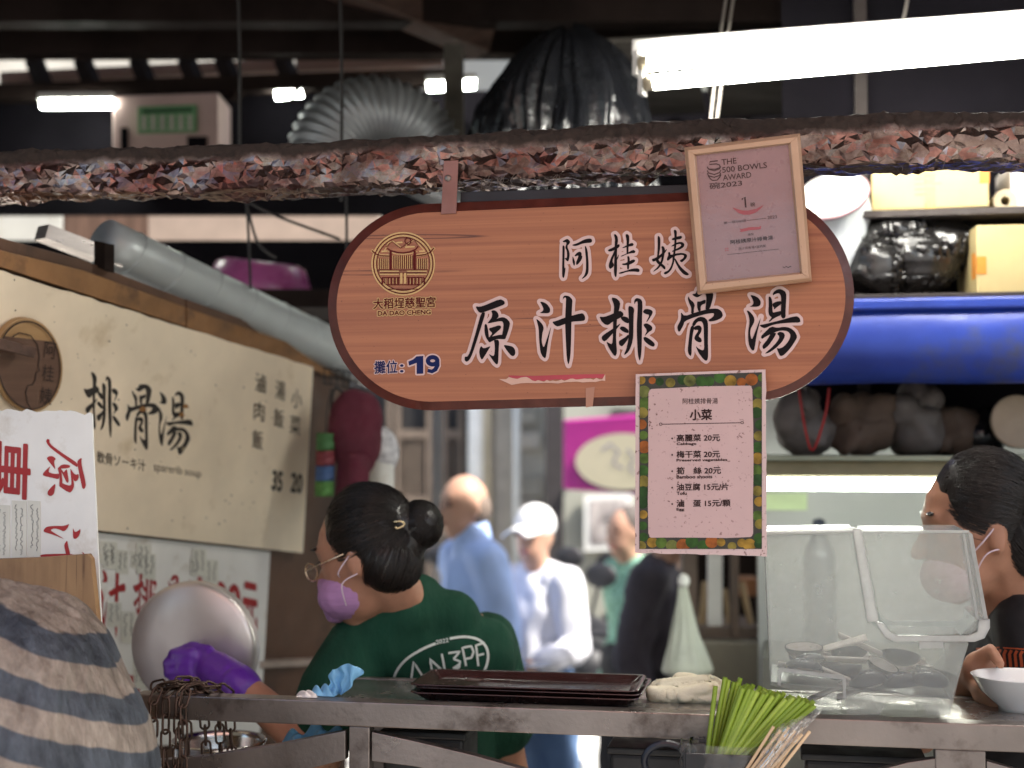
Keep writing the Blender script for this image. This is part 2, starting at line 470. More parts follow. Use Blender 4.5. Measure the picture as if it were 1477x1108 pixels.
def glyph_map(key, quad=None, org=None, scale=None, rotcw=False):
    polys = GL[key]
    if org: return [[(org[0] + x / scale, org[1] + y / scale) for x, y in p] for p in polys]
    xs = [x for p in polys for x, y in p]; ys = [y for p in polys for x, y in p]
    x0, x1, y0, y1 = min(xs), max(xs), min(ys), max(ys)
    out = []
    for p in polys:
        q = []
        for x, y in p:
            s, t_ = (x - x0) / (x1 - x0), (y - y0) / (y1 - y0)
            if rotcw: s, t_ = 1 - t_, s
            q.append(bil(quad, s, t_))
        out.append(q)
    return out
def glyph_on(key, surf, m, parent, off=0.001, halo=None, hr=4.4, name='brush_character', **kw):
    polys = glyph_map(key, **kw)
    if halo:
        hb = MB(); k = 0
        for p in polys:
            hb.poly([surf.at(x, y, off + k * 4e-6) for x, y in p]); k += 1
            for i in range(len(p)):
                a, b = Vector(p[i]), Vector(p[(i + 1) % len(p)])
                d = (b - a); 
                if d.length < 1e-6: continue
                n = Vector((-d.y, d.x)).normalized() * hr
                hb.poly([surf.at(*q, off + k * 4e-6) for q in (a + n, b + n, b - n, a - n)]); k += 1
                hb.poly([surf.at(a.x + hr * math.cos(j * math.pi / 6), a.y + hr * math.sin(j * math.pi / 6), off + k * 4e-6) for j in range(12)]); k += 1
        o = hb.build('character_outline', halo, parent); off += k * 4e-6 + 2e-4
    mb = MB()
    for k, p in enumerate(polys):
        mb.poly([surf.at(x, y, off + k * 1e-5) for x, y in chaikin(p)])
    return mb.build(name, m, parent)
# ------------------------------------------------------------------ shared materials
def wood_mat(name, lo, hi, crack, gx=2.2, gz=42.0, rough=0.5, bm_=0.12, axis='x'):
    m, t, b = newmat(name)
    sc_ = {'x': (gx, 6, gz), 'z': (gz, 6, gx)}[axis]
    vec = coords(t, sc_)
    n1 = noise(t, vec, 1.0, 5, 0.6, 0.4)
    n2 = noise(t, coords(t, (sc_[0] * .5, 3, sc_[2] * 3.2)), 1.0, 3, 0.6)
    c = ramp(t, n1, [(0.28, lo), (0.5, tuple((a + d) / 2 for a, d in zip(lo, hi))), (0.72, hi)])
    c = mix(t, 0.5, c, ramp(t, n2, [(0.3, tuple(q * .9 for q in lo)), (0.7, hi)]))
    n3 = noise(t, coords(t, (sc_[0] * 0.8, 4, sc_[2] * 0.42)), 1.0, 2, 0.5, 0.2)
    cr = ramp(t, n3, [(0.60, 0.0), (0.613, 1.0), (0.626, 0.0)])
    n4 = noise(t, coords(t), 4.4, 3)
    cr = math_(t, 'MULTIPLY', cr, ramp(t, n4, [(0.42, 0.0), (0.52, 0.95)]))
    c = mix(t, cr, c, crack)
    sp = ramp(t, noise(t, coords(t), 260.0, 2), [(0.70, 0.0), (0.76, 0.7)])
    c = mix(t, sp, c, crack)
    t.links.new(c, b.inputs['Base Color'])
    b.inputs['Roughness'].default_value = rough
    bump(t, b, n2, bm_, 0.001)
    MATS[name] = m; return m
M_sign = wood_mat('sign_wood_print', (0.245, 0.072, 0.034), (0.48, 0.185, 0.082), (0.07, 0.018, 0.012), gx=1.4, gz=58, rough=0.42, bm_=0.25)
M_edge = mat('sign_edge', (0.085, 0.018, 0.012), 0.4, var=0.3, scale=30)
M_black = mat('print_black', (0.008, 0.005, 0.006), 0.6, bmp=0.03, spec=.12)
M_halo = mat('print_white', (0.64, 0.45, 0.42), 0.5, var=0.06, bmp=0.03)
M_navy = mat('print_navy', (0.008, 0.014, 0.075), 0.5, bmp=0.0, spec=.15)
M_gold = mat('print_gold', (0.62, 0.40, 0.16), 0.5, bmp=0.0, var=0.1)
M_maroon = mat('print_maroon', (0.10, 0.008, 0.008), 0.5, bmp=0.0, spec=.15)
M_steel = mat('brushed_steel', (0.42, 0.38, 0.36), 0.34, 0.9, var=0.2, scale=6, bmp=0.2, bscale=60, stretch=(1, 1, 6), dirt=(0.10, 0.06, 0.045), dsc=7, dlo=0.58, dhi=0.8)
M_rail = mat('grimy_steel', (0.25, 0.215, 0.195), 0.36, 0.8, var=0.25, scale=5, bmp=0.25, bscale=120, dirt=(0.055, 0.035, 0.026), dsc=9, dlo=0.55, dhi=0.74)
M_dark = mat('dark_timber', (0.022, 0.015, 0.013), 0.8, var=0.4, scale=5, bmp=0.3, spec=0.08)
M_darkblue = mat('dark_panel', (0.009, 0.008, 0.011), 0.9, var=0.4, scale=3, spec=0.08)
M_roof = mat('roof_sheet', (0.045, 0.039, 0.036), 0.75, var=0.35, scale=4, dirt=(0.02, 0.015, 0.013), dsc=3, spec=0.08)
M_beamwood = mat('roof_beam', (0.085, 0.048, 0.034), 0.8, var=0.35, scale=7, stretch=(1, 6, 6))
M_brown = mat('brown_partition', (0.10, 0.05, 0.028), 0.55, var=0.3, scale=4, bmp=0.15, dirt=(0.04, 0.02, 0.012), dsc=5)
M_cream = mat('cream_board', (0.80, 0.69, 0.52), 0.6, var=0.10, scale=6, dirt=(0.50, 0.38, 0.22), dsc=9, dlo=0.58, dhi=0.84, bmp=0.1, bscale=50)
M_white = mat('white_paint', (0.80, 0.80, 0.76), 0.55, var=0.08, scale=6, dirt=(0.50, 0.44, 0.34), dsc=11, dlo=0.56, dhi=0.82)
M_red = mat('red_print', (0.36, 0.018, 0.02), 0.6, var=0.15, bmp=0)
M_foilflap = mat('board_underside', (0.36, 0.27, 0.23), 0.8)
M_wire = mat('wire', (0.02, 0.018, 0.018), 0.6, bmp=0)
M_concrete = mat('street_concrete', (0.24, 0.23, 0.215), 0.85, var=0.2, scale=2.0, bmp=0.4, bscale=40)
M_facade = mat('facade_render', (0.50, 0.46, 0.39), 0.85, var=0.2, scale=1.6, dirt=(0.26, 0.23, 0.19), dsc=2.5)
M_facade2 = mat('facade_green', (0.30, 0.30, 0.25), 0.8, var=0.2, scale=1.6)
M_tube = emat('lit_tube', (1.0, 0.97, 0.88), 34.0)
M_tube2 = emat('lit_tube_far', (0.95, 1.0, 0.89), 26.0)
def canvas_mat():
    m, t, b = newmat('red_canvas'); out = t.nodes['Material Output']; t.nodes.remove(b)
    d = t.nodes.new('ShaderNodeBsdfDiffuse'); d.inputs[0].default_value = (0.36, 0.17, 0.14, 1)
    tl = t.nodes.new('ShaderNodeBsdfTranslucent'); tl.inputs[0].default_value = (0.52, 0.33, 0.285, 1)
    mx = t.nodes.new('ShaderNodeMixShader'); mx.inputs[0].default_value = 0.6
    t.links.new(d.outputs[0], mx.inputs[1]); t.links.new(tl.outputs[0], mx.inputs[2]); t.links.new(mx.outputs[0], out.inputs[0])
    return m
# ------------------------------------------------------------------ setting
def structure(o): o['kind'] = 'structure'; return o
structure(MB().poly([(-90, -40, 0), (90, -40, 0), (90, 120, 0), (-90, 120, 0)]).build('ground', M_concrete))
# roof of corrugated sheets over the stall row, open to the street behind
def roofz(y): return 3.02 + 0.04 * (y - 2)
def roof_fn(u, v):
    x = -4.2 + 9.0 * u; y = 1.5 + 3.07 * v
    return Vector((x, y, roofz(y) + 0.014 * math.sin(x * 2 * math.pi / 0.12)))
structure(MB().abox(-30, 30, 4.85, 8.28, -.02, .006).build('street_bounce_sheet', mat('pale_bounce_sheet', (0.56, 0.54, 0.50), 0.8, var=0.12, scale=2.0, bmp=0.3, bscale=40)))  # pale sheet added over the street to bounce light onto facade and walkers
roof = structure(MB().grid(roof_fn, 600, 3).build('roof', M_roof, smooth=True))
canopy = structure(MB().grid(lambda u, v: Vector((-1.5 + 3.1 * u, -4.5 + 6.14 * v, 3.25 - 0.25 * math.sin(v * math.pi) * math.sin(u * math.pi) + 0.03 * math.sin(u * 40))), 60, 12).build('canopy', canvas_mat(), smooth=True))  # unseen canopy inferred from pink light, its extent shaped to light the stall
for k, y in enumerate((2.2, 2.9, 3.5, 4.0, 4.38)):
    MB().abox(-4.2, 4.8, y - 0.04, y + 0.04, roofz(y) - 0.15, roofz(y) - 0.03).build('purlin', M_dark, roof)
# plank seams and a row of sagging ceiling boards at the top right
M_ply = mat('ceiling_board', (0.075, 0.068, 0.06), 0.8, var=0.25, scale=5, stretch=(1, 4, 4), spec=0.08)
for k in range(9):
    a = 0.35 + 0.42 * k
    mbp = MB().box(Vector((a, 4.15 - 0.08 * k * 0.4, 2.83 - 0.006 * (k % 3))), U * 0.2, V * 0.42, Z * 0.008)
    mbp.build('ceiling_board', M_ply, roof, bevel=0.002)
# dark screen walls behind the stall row; unseen side walls added to block sky light
structure(MB().abox(-4.2, -0.43, 4.66, 4.7, 1.97, P(0, 347, 4.66).z).build('wall_back', M_darkblue))
structure(MB().abox(-4.2, -0.43, 4.66, 4.7, P(0, 309, 4.66).z, 2.93).build('wall_back_top', M_darkblue))
structure(MB().abox(-0.43, 1.3, 4.66, 4.7, 2.12, 2.93).build('wall_back_upper', M_darkblue))
structure(MB().abox(-4.25, -4.2, 1.8, 4.7, 0, 3.2).build('sky_block_left', M_darkblue))
structure(MB().abox(4.4, 4.45, 0.5, 4.7, 0, 3.2).build('sky_block_right', M_darkblue))
structure(MB().abox(0.93, 4.4, 4.25, 4.3, 2.05, 3.2).build('wall_shelf_side', M_darkblue))
# ------------------------------------------------------------------ roof timbers and services seen above the beam
t_ = thing('timber_brace', 'thick rough brown timber slanting under the roof at the top', 'timber', P(520, 0, 3.9))
MB().bar(P(470, -35, 3.9), P(700, 62, 4.1), 0.11, 0.085).build('timber', M_beamwood, t_, bevel=0.006)
t_ = thing('roof_post', 'short grey weathered post between duct and black tarpaulin', 'post', P(655, 200, 4.0))
MB().bar(P(655, 66, 4.0), P(655, 300, 4.0), 0.055, 0.055, (0, 1, 0)).build('post', mat('grey_post', (0.13, 0.12, 0.10), 0.85, var=0.4, scale=12), t_, bevel=0.004)
# pale strip of daylit roof lining far behind
M_lin = glassy('pale_lining', (0.30, 0.19, 0.14), 0.97, 0.5, 8, 0.08, translucent=.7)
def strip(name, x0, x1, yt0, yt1, yb0, yb1, Y, m, label, cat, th=0.03):
    mb = MB().prism([P(x0, yt0, Y), P(x1, yt1, Y), P(x1, yb1, Y), P(x0, yb0, Y)], (0, th, 0))
    o = mb.build(name, m); tag(o, label, cat); return o
lin = thing('roof_lining', 'pale brown roof lining strip broken by dark rafters at upper left', 'lining', P(300, 110, 4.6))
for (x0, x1, a0, a1, h) in ((0, 328, 104, 88, 16), (338, 412, 88, 84, 17), (426, 640, 84, 72, 19)):
    MB().prism([P(x0, a0, 4.6), P(x1, a1, 4.6), P(x1, a1 + h, 4.58), P(x0, a0 + h, 4.58)], (0, 0.05, 0.0)).build('lining_board', M_lin, lin)
for x in (333, 419, 60, 130, 210, 280):
    MB().bar(P(x - 12, 84, 4.55), P(x + 10, 140, 4.5), 0.035, 0.05).build('rafter', M_dark, lin)
MB().bar(P(-10, 136, 4.5), P(660, 112, 4.5), 0.06, 0.05).build('rail', M_dark, lin)
# far fluorescent tubes
def far_tube(x0, y0, x1, y1, Y, label, r=0.016, m=None):
    t_ = thing('fluorescent_lamp', label, 'lamp', P((x0 + x1) / 2, (y0 + y1) / 2, Y), group='far ceiling lamps')
    MB().tube([P(x0, y0, Y), P(x1, y1, Y)], r, 12).build('tube', m or M_tube2, t_, smooth=True)
    MB().bar(P(x0 - 2, y0 - 9, Y), P(x1 + 2, y1 - 9, Y), 0.05, 0.018).build('housing', M_white, t_)
far_tube(60, 150, 163, 149, 4.4, 'lit far tube lamp left of the white box with green sign')
far_tube(398, 137, 436, 133, 4.5, 'short lit far lamp just left of the corrugated duct')
far_tube(617, 125, 640, 124, 4.4, 'tiny lit lamp left of the grey roof post')
far_tube(662, 123, 685, 121, 4.4, 'tiny lit lamp right of the grey roof post')
# white cabinet with green notice
t_ = thing('wall_cabinet', 'pale pinkish wall box carrying a green and white notice', 'cabinet', P(238, 215, 4.4))
M_pinkbox = mat('pale_pink_box', (0.55, 0.40, 0.37), 0.6, var=0.1)
MB().prism([P(162, 138, 4.4), P(315, 133, 4.4), P(315, 240, 4.4), P(162, 240, 4.4)], (0, 0.2, 0)).build('body', M_pinkbox, t_, bevel=0.006)
gp = Plane(P(238, 170, 4.385), (0, -1, 0))
gn = MB().prism([P(199, 154, 4.385), P(283, 151, 4.385), P(283, 190, 4.385), P(199, 192, 4.385)], (0, 0.012, 0)).build('notice', mat('notice_green', (0.16, 0.36, 0.17), 0.6), t_)
for k in range(6):
    x = 202 + k * 13.3
    mbx = MB()
    ribbon_px([(x + 1, 170 - k * .3), (x + 10, 169.6 - k * .3)], 2.5, gp, 0.002, mbx); ribbon_px([(x + 5.5, 166.5), (x + 5.5, 187)], 3.2, gp, 0.0025, mbx)
    ribbon_px([(x + 1, 177), (x + 10, 176.6)], 2.5, gp, 0.003, mbx); ribbon_px([(x + 1, 185), (x + 10, 184.5)], 2.8, gp, 0.0035, mbx)
    mbx.build('lettering', mat('notice_white', (0.6, 0.55, 0.5), 0.6), gn)
mbx = MB(); ribbon_px([(206, 161), (278, 158)], 6, gp, 0.002, mbx); mbx.build('lettering', mat('notice_darkgreen', (0.02, 0.08, 0.03), 0.6), gn)
MB().prism([P(270, 197, 4.39), P(298, 197, 4.39), P(298, 222, 4.39), P(270, 222, 4.39)], (0, 0.015, 0)).build('opening', M_darkblue, t_)
MB().prism([P(174, 184, 4.39), P(184, 184, 4.39), P(184, 222, 4.39), P(174, 222, 4.39)], (0, 0.015, 0)).build('opening', M_darkblue, t_)
# long white fascia far behind the left board
t_ = thing('fascia_board', 'long dirty white fascia seen between foil beam and cream board', 'fascia', P(280, 355, 4.85))
for (x0, x1, m_) in ((-60, 90, M_white), (91, 212, mat('curtain_brown', (0.20, 0.12, 0.09), 0.9, var=0.4, scale=18, stretch=(4, 1, .2))), (213, 548, mat('fascia_pink', (0.60, 0.47, 0.40), 0.6, var=0.12))):
    MB().prism([P(x0, 296, 4.85), P(x1, 296, 4.85), P(x1, 357, 4.85), P(x0, 357, 4.85)], (0, 0.04, 0)).build('panel', m_, t_, bevel=0.003)
for (x, a, b, Y, lb) in ((345, 0, 208, 3.2, 'thin dark cable dropping in front of the green notice box'), (492, 0, 208, 3.2, 'thin dark cable hanging in front of the corrugated duct')):
    tag(MB().tube(smoothpts([P(x - 2, -30, Y), P(x + 1, 100, Y), P(x, 290, Y)], 6), 0.004, 6).build('cable', M_wire), lb, 'cable', 'hanging cables')
for (pts, lb) in ((((355, 278), (358, 330), (362, 430)), 'dark cable hanging above the pink basin'), (((352, 288), (400, 312), (490, 345)), 'slack dark wire slanting across the white fascia'), (((357, 300), (372, 350), (398, 372)), 'thin curled wire above the silver duct'), (((499, 275), (500, 320), (500, 380)), 'dark cable just left of the stall sign')):
    tag(MB().tube(smoothpts([P(x, y, 3.3) for x, y in pts], 6), 0.0035, 6).build('cable', M_wire), lb, 'cable', 'hanging cables')
# corrugated flexible duct
M_duct = mat('duct_foil', (0.34, 0.36, 0.375), 0.4, 0.6, var=0.2, scale=10, bmp=0.2)
cen = P(545, 245, 3.55); pts = []; rs = []
N = 150
for i in range(N):
    a = math.pi * (1.12 - 1.24 * i / (N - 1))
    pts.append(cen + Vector((math.cos(a) * 0.125, 0.05 * math.cos(a), math.sin(a) * 0.135)))
    rs.append(0.098 + 0.006 * math.sin(i * 2 * math.pi / 5.0))
tag(MB().tube(pts, rs, 40).build('flexible_duct', M_duct, smooth=True), 'corrugated grey flexible duct arching above the foil beam', 'duct')
# black tarpaulin bundle with pleats
def tarp(u, v):
    th = u * 2 * math.pi; h = v
    rr = (0.235 * (1 - (1 - min(1, h * 1.1 + .004)) ** 2.4) ** 0.55) * (1 + 0.05 * math.sin(th * 23 + 5 * mnoise.noise(Vector((math.cos(th) * 3, math.sin(th) * 3, h * 2.5)))) - 0.12 * abs(mnoise.noise(Vector((math.cos(th) * 9, math.sin(th) * 9, h * 2.2)))) + 0.20 * mnoise.noise(Vector((math.cos(th) * 2.2, math.sin(th) * 2.2, h * 2.5))))
    c = P(820, 42, 3.45)
    return c + Vector((rr * math.cos(th) - 0.02 * h, rr * math.sin(th) * 0.6, -0.50 * h + 0.02 * mnoise.noise(Vector((th * 2, h * 3, 4.4)))))
M_tarp = mat('black_plastic', (0.012, 0.013, 0.016), 0.22, var=0.3, scale=8, bmp=0.5, bscale=25, bdist=0.01, spec=0.7)
tag(MB().grid(tarp, 420, 70, cu=True).build('tarpaulin_bundle', M_tarp, smooth=True), 'black plastic tarpaulin gathered in pleats and hung under the roof', 'tarpaulin')
# main fluorescent batten, two bare lit tubes
t_ = thing('fluorescent_batten', 'twin-tube fluorescent batten glowing white at the upper right', 'lamp', P(1250, 60, 2.9))
MB().bar(P(918, 74, 3.02), P(1640, 22, 2.62), 0.07, 0.035).build('housing', mat('batten_white', (0.8, 0.8, 0.78), 0.4, var=0.04), t_, bevel=0.004)
for (a, b) in ((92, 37), (119, 62)):
    A0, B0 = P(935 + (a - 92) * .3, a, 2.95), P(1640, b - 6, 2.56)
    MB().tube([A0, B0], 0.0155, 16).build('tube', M_tube, t_, smooth=True)
    d = (A0 - B0).normalized()
    MB().tube([A0 - d * 0.002, A0 + d * 0.018], 0.0165, 14).build('end_cap', mat('cap_cream', (0.7, 0.62, 0.45), 0.4), t_, smooth=True)
    MB().bar(A0 + d * 0.02, A0 + d * 0.03, 0.03, 0.05).build('lamp_holder', MATS['batten_white'], t_)
for (pts, lb) in ((((1052, -30), (1040, 45), (1024, 180)), 'pale flex hanging behind the lit batten, left strand'), (((1062, -30), (1050, 50), (1033, 180)), 'pale flex hanging behind the lit batten, right strand'), (((1312, -20), (1305, 20), (1300, 32)), 'short pale flex above the lit batten')):
    tag(MB().tube(smoothpts([P(x, y, 3.1) for x, y in pts], 6), 0.004, 6).build('cable', mat('pale_flex', (0.22, 0.2, 0.18), 0.6)), lb, 'cable', 'hanging cables')
# ------------------------------------------------------------------ foil wrapped beam
NA, NT = 290, 40
a0, a1 = -1.45, 1.25
za, zb = sa(0, 252, .01)[1], sa(1477, 190, .01)[1]
aL, aR = sa(0, 252, .01)[0], sa(1477, 190, .01)[0]
mb = MB(); verts = []; rf = random.Random(21)
for i in range(NA):
    for j in range(NT):
        a = a0 + (a1 - a0) * (i + rf.uniform(-.42, .42)) / (NA - 1)
        zc = za + (zb - za) * (a - aL) / (aR - aL) + 0.004 * math.sin(a * 5)
        per = ((j + rf.uniform(-.42, .42)) / NT) % 1 * 4; sd_ = int(per) % 4; w_ = (per - int(per)) * 2 - 1          # walk round a square section
        x, y = ((w_, 1), (1, -w_), (-w_, -1), (-1, w_))[sd_]
        rr = (abs(x) ** 8 + abs(y) ** 8) ** (1 / 8); x /= rr; y /= rr
        q = Vector((a, x * .045, y * .045 + 3))
        calm = .12 + 2.2 * abs(mnoise.noise(Vector((a * 7.3, 4, y * 1.6 + x)))) ** 1.2
        d = .006 * (1 - 2.4 * abs(mnoise.noise(Vector((a * 7, x * .9, y * .9 + 3))))) + (.005 * (1 - 2.4 * abs(mnoise.noise(q * 13))) + .004 * (2.4 * abs(mnoise.noise(q * 27 + Vector((3, 3, 3)))) - .7) + rf.uniform(-.0042, .0042)) * calm
        fl = 0.006 * mnoise.noise(Vector((a * 4.3, 2.2, 0))) if y < -0.3 else 0.0
        if y > 0.8: d = d * 0.4 + 0.003 * mnoise.noise(Vector((a * 60, x * 6, 1)))
        verts.append(S(a, 0.058 + x * (0.042 + d), zc + y * (0.040 + d) + fl))
tris = []
for i in range(NA - 1):
    for j in range(NT):
        p, q, r, t = i * NT + j, i * NT + (j + 1) % NT, (i + 1) * NT + (j + 1) % NT, (i + 1) * NT + j
        tris += [(p, q, r), (p, r, t)] if rf.random() < .5 else [(p, q, t), (q, r, t)]
mb.add(verts, tris)
def foil_mat():
    m, t, b = newmat('crumpled_foil')
    vec = coords(t)
    sx = t.nodes.new('ShaderNodeSeparateXYZ'); t.links.new(vec, sx.inputs[0])
    # grease-dust mat along the top, with a ragged lower edge
    n = noise(t, coords(t, (1, 1, 1)), 9.0, 6, 0.7)
    zl = math_(t, 'SUBTRACT', math_(t, 'ADD', sx.outputs[2], ORZ), math_(t, 'ADD', za - (zb - za) * aL / (aR - aL), math_(t, 'MULTIPLY', sx.outputs[0], (zb - za) / (aR - aL))))
    h = math_(t, 'ADD', zl, math_(t, 'MULTIPLY', math_(t, 'SUBTRACT', n, 0.5), 0.05))
    dust = ramp(t, math_(t, 'ADD', math_(t, 'MULTIPLY', h, 10.0), .5), [(0.58, 0.0), (0.72, 1.0)])
    # reddish grease and brown tarnish
    red = ramp(t, noise(t, coords(t, (2.2, 1, 7)), 3.0, 5, 0.65), [(0.46, 0.0), (0.60, 0.85)])
    brn = ramp(t, noise(t, vec, 14.0, 6, 0.7), [(0.38, 0.0), (0.62, 0.92)])
    c = mix(t, red, (0.34, 0.255, 0.225), (0.17, 0.055, 0.05))
    c = mix(t, brn, c, (0.085, 0.043, 0.033))
    c = mix(t, dust, c, mix(t, noise(t, vec, 80.0), (0.010, 0.007, 0.006), (0.055, 0.036, 0.028)))
    t.links.new(c, b.inputs['Base Color'])
    inv = math_(t, 'SUBTRACT', 1.0, dust)
    met = math_(t, 'MULTIPLY', inv, math_(t, 'SUBTRACT', 0.92, math_(t, 'MULTIPLY', brn, 0.08)))
    t.links.new(met, b.inputs['Metallic'])
    t.links.new(ramp(t, math_(t, 'ADD', dust, math_(t, 'MULTIPLY', brn, 0.35)), [(0.0, 0.13), (0.35, 0.24), (1.0, 0.95)]), b.inputs['Roughness'])
    bump(t, b, noise(t, vec, 160.0, 5), 0.18, 0.002)
    return m
ORZ = min(v.z for v in mb.v)
beam = mb.build('foil_wrapped_beam', foil_mat()); tag(beam, 'long horizontal beam wrapped in crumpled greasy foil with dusty top', 'beam')
# loose threads of grease and lint below the beam
M_lint = mat('lint', (0.13, 0.10, 0.08), 0.95, bmp=0)
for k in range(60):
    a = random.choice([random.uniform(aL, aR), sa(random.uniform(390, 440), 285, .03)[0], sa(random.uniform(690, 810), 270, .03)[0]])
    z = za + (zb - za) * (a - aL) / (aR - aL) - 0.040
    p = S(a, 0.015 + random.random() * 0.02, z); q = p + Vector((random.uniform(-.012, .012), random.uniform(-.006, .004), -random.uniform(.004, .018)))
    MB().tube(smoothpts([p + Z * .006, (p + q) / 2 + Vector((random.uniform(-.006, .006), -.003, 0)), q], 3), 0.0005, 4).build('lint_thread', M_lint, beam)
# ------------------------------------------------------------------ main sign
PS = front(-0.012)
sg = thing('stall_sign', 'large rounded wood-grain stall sign with black brush characters under the foil beam', 'sign', PS.at(853, 592), -ANG)
def stadium(ins, n=40):
    out = []
    sl = -0.035
    for k in range(n + 1):
        a = math.pi / 2 + math.pi * k / n + sl * -1 * 0
        out.append((622 + (149 - ins) * math.cos(a), 443 - (149 - ins) * math.sin(a)))
    for k in range(n + 1):
        a = -math.pi / 2 + math.pi * k / n
        out.append((1079 + (153 - ins) * math.cos(a), 427 - (153 - ins) * math.sin(a)))
    return out
so, si = stadium(0), stadium(12.5)
mb = MB(); n = len(so)
ring = [PS.at(*p, -0.010) for p in so] + [PS.at(*p) for p in si] + [PS.at(*p, -0.010) + V * 0.022 for p in so]
mb.add(ring, [(i, (i + 1) % n, n + (i + 1) % n, n + i) for i in range(n)] + [(i, 2 * n + i, 2 * n + (i + 1) % n, (i + 1) % n) for i in range(n)] + [tuple(2 * n + i for i in range(n))])
mb.build('edge_moulding', M_edge, sg, smooth=False)
face = MB().poly([PS.at(*p, 0.0005) for p in si]).build('face', M_sign, sg)
for key, org, scl, hr in (('yuan', (660, 415), 8.52, 4.4), ('zhi', (760, 415), 8.52, 4.4), ('pai', (855, 415), 8.52, 4.4), ('gu', (965, 410), 8.52, 4.2), ('tang', (1065, 405), 8.52, 4.2), ('a', (800, 325), 12.31, 4.4), ('gui', (870, 320), 12.31, 4.4), ('yi', (935, 320), 12.31, 4.4)):
    glyph_on(key, PS, M_black, sg, 0.0012, M_halo, hr, org=org, scale=scl)
text_on('攤位', bx(540, 521, 573, 539, -0.03), PS, M_navy, sg, 0.0012, 0.02, M_halo, 0.08)
text_on(':', bx(577.5, 526, 581.5, 537), PS, M_navy, sg, 0.0012, 0.02, M_halo, 0.08)
for (m_, w1, w2, of) in ((M_halo, 3.6, 10.4, .0012), (M_navy, 0, 6.2, .0018)):
    mb = MB(); g1 = [(589, 521.5), (596, 518.5), (601, 514), (610.5, 513.5), (610.5, 539), (601, 539.5), (601, 523.5), (590, 527.5)]
    if w1:
        for i in range(8):
            ribbon_px([g1[i], g1[(i + 1) % 8]], w1 * 1.25, PS, of + i * 6e-6, mb); mb.poly([PS.at(g1[i][0] + 2.2 * math.cos(j * .7), g1[i][1] + 2.2 * math.sin(j * .7), of + (i + 9) * 6e-6) for j in range(9)])
    mb.poly([PS.at(*p, of + 2e-4) for p in g1])
    ribbon_px([(624 + 6.8 * math.cos(t), 520.5 + 5.2 * math.sin(t)) for t in np.linspace(0, 2 * math.pi, 24, endpoint=False)], w2, PS, of + 2.2e-4, mb, True)
    ribbon_px([(631, 520), (631, 527), (628, 533), (623, 536), (617, 534.5)], [w2 * .9, w2, w2, w2 * .9, w2 * .8], PS, of + 2.4e-4, mb)
    mb.build('lettering_outline' if w1 else 'lettering', m_, sg)
# round temple emblem
em = MB(); eg = MB()
LZ = lambda x, y: (530 + x / 7.92, 325 + y / 7.92)
cx_, cy_ = LZ(408, 440)
def circ(r, n=48, a0=0, a1=2 * math.pi): return [(cx_ + r / 7.92 * math.cos(a0 + (a1 - a0) * k / n), cy_ + r / 7.92 * math.sin(a0 + (a1 - a0) * k / n)) for k in range(n)]
ribbon_px(circ(344), 5.2, PS, 0.0012, eg, True)
ribbon_px(circ(318), 2.0, PS, 0.0012, eg, True)
ribbon_px(circ(340), 1.7, PS, 0.0018, em, True)
ribbon_px(circ(306), 1.2, PS, 0.0018, em, True)
def L(mb_, pts, wd, off): ribbon_px([LZ(*p) for p in pts], wd / 7.92, PS, off, mb_)
L(eg, [(45, 285), (90, 320), (150, 345), (250, 350)], 30, 0.0013); L(eg, [(765, 255), (720, 305), (660, 330), (560, 345)], 30, 0.0013)
L(em, [(50, 288), (90, 325), (150, 348), (250, 352)], 14, 0.0019); L(em, [(760, 258), (720, 308), (660, 335), (560, 348)], 14, 0.0019)
L(em, [(225, 265), (270, 290), (340, 310), (410, 315), (480, 305), (550, 275), (580, 240)], 14, 0.0019)
L(eg, [(235, 300), (330, 328), (410, 332), (490, 325), (570, 300)], 10, 0.0014)
for x in (265, 540): L(em, [(x, 290), (x, 505)], 26, 0.0020)
for x in range(290, 530, 24): L(eg, [(x, 345), (x, 495)], 9, 0.0015)
for x in range(303, 530, 24): L(em, [(x, 345), (x, 495)], 10, 0.0020)
for x in list(range(125, 250, 22)) + list(range(572, 700, 22)): L(eg, [(x, 380), (x, 500)], 9, 0.0015)
for x in list(range(136, 245, 22)) + list(range(583, 690, 22)): L(em, [(x, 380), (x, 500)], 10, 0.0020)
for y in (510, 545, 595, 680, 730): L(em, [(120 + (y - 500) * .5, y), (695 - (y - 500) * .5, y)], 9, 0.0021)
for y in (525, 560): L(eg, [(140, y), (360, y)], 14, 0.0016); L(eg, [(450, y), (680, y)], 14, 0.0016)
for x in (387, 430): L(eg, [(x, 545), (x, 668)], 26, 0.0022)
for x in list(range(170, 360, 36)) + list(range(470, 660, 36)): L(em, [(x, 600), (x, 675)], 18, 0.0022)
for x in list(range(210, 360, 40)) + list(range(490, 640, 40)): L(eg, [(x, 605), (x, 670)], 7, 0.0023)
L(eg, [(300, 742), (410, 755), (520, 740)], 14, 0.0016)
L(eg, [(190, 300), (240, 200), (290, 180), (380, 250)], 12, 0.0014); L(eg, [(440, 230), (530, 165), (600, 230), (650, 290)], 12, 0.0014)
L(em, [(210, 250), (280, 185), (380, 262), (440, 215), (530, 160), (570, 215)], 8, 0.0019)
sunc = LZ(462, 180); ribbon_px([(sunc[0] + 4.3 * math.cos(k * .42), sunc[1] + 4.8 * math.sin(k * .42)) for k in range(15)], 1.4, PS, 0.002, em, True)
for (x0, x1, y) in ((160, 230, 300), (430, 540, 250), (590, 660, 300), (330, 400, 200)): L(eg, [(x0, y), (x1, y - 6)], 18, 0.0015)
eg.build('emblem', M_gold, sg); em.build('emblem_lines', M_maroon, sg)
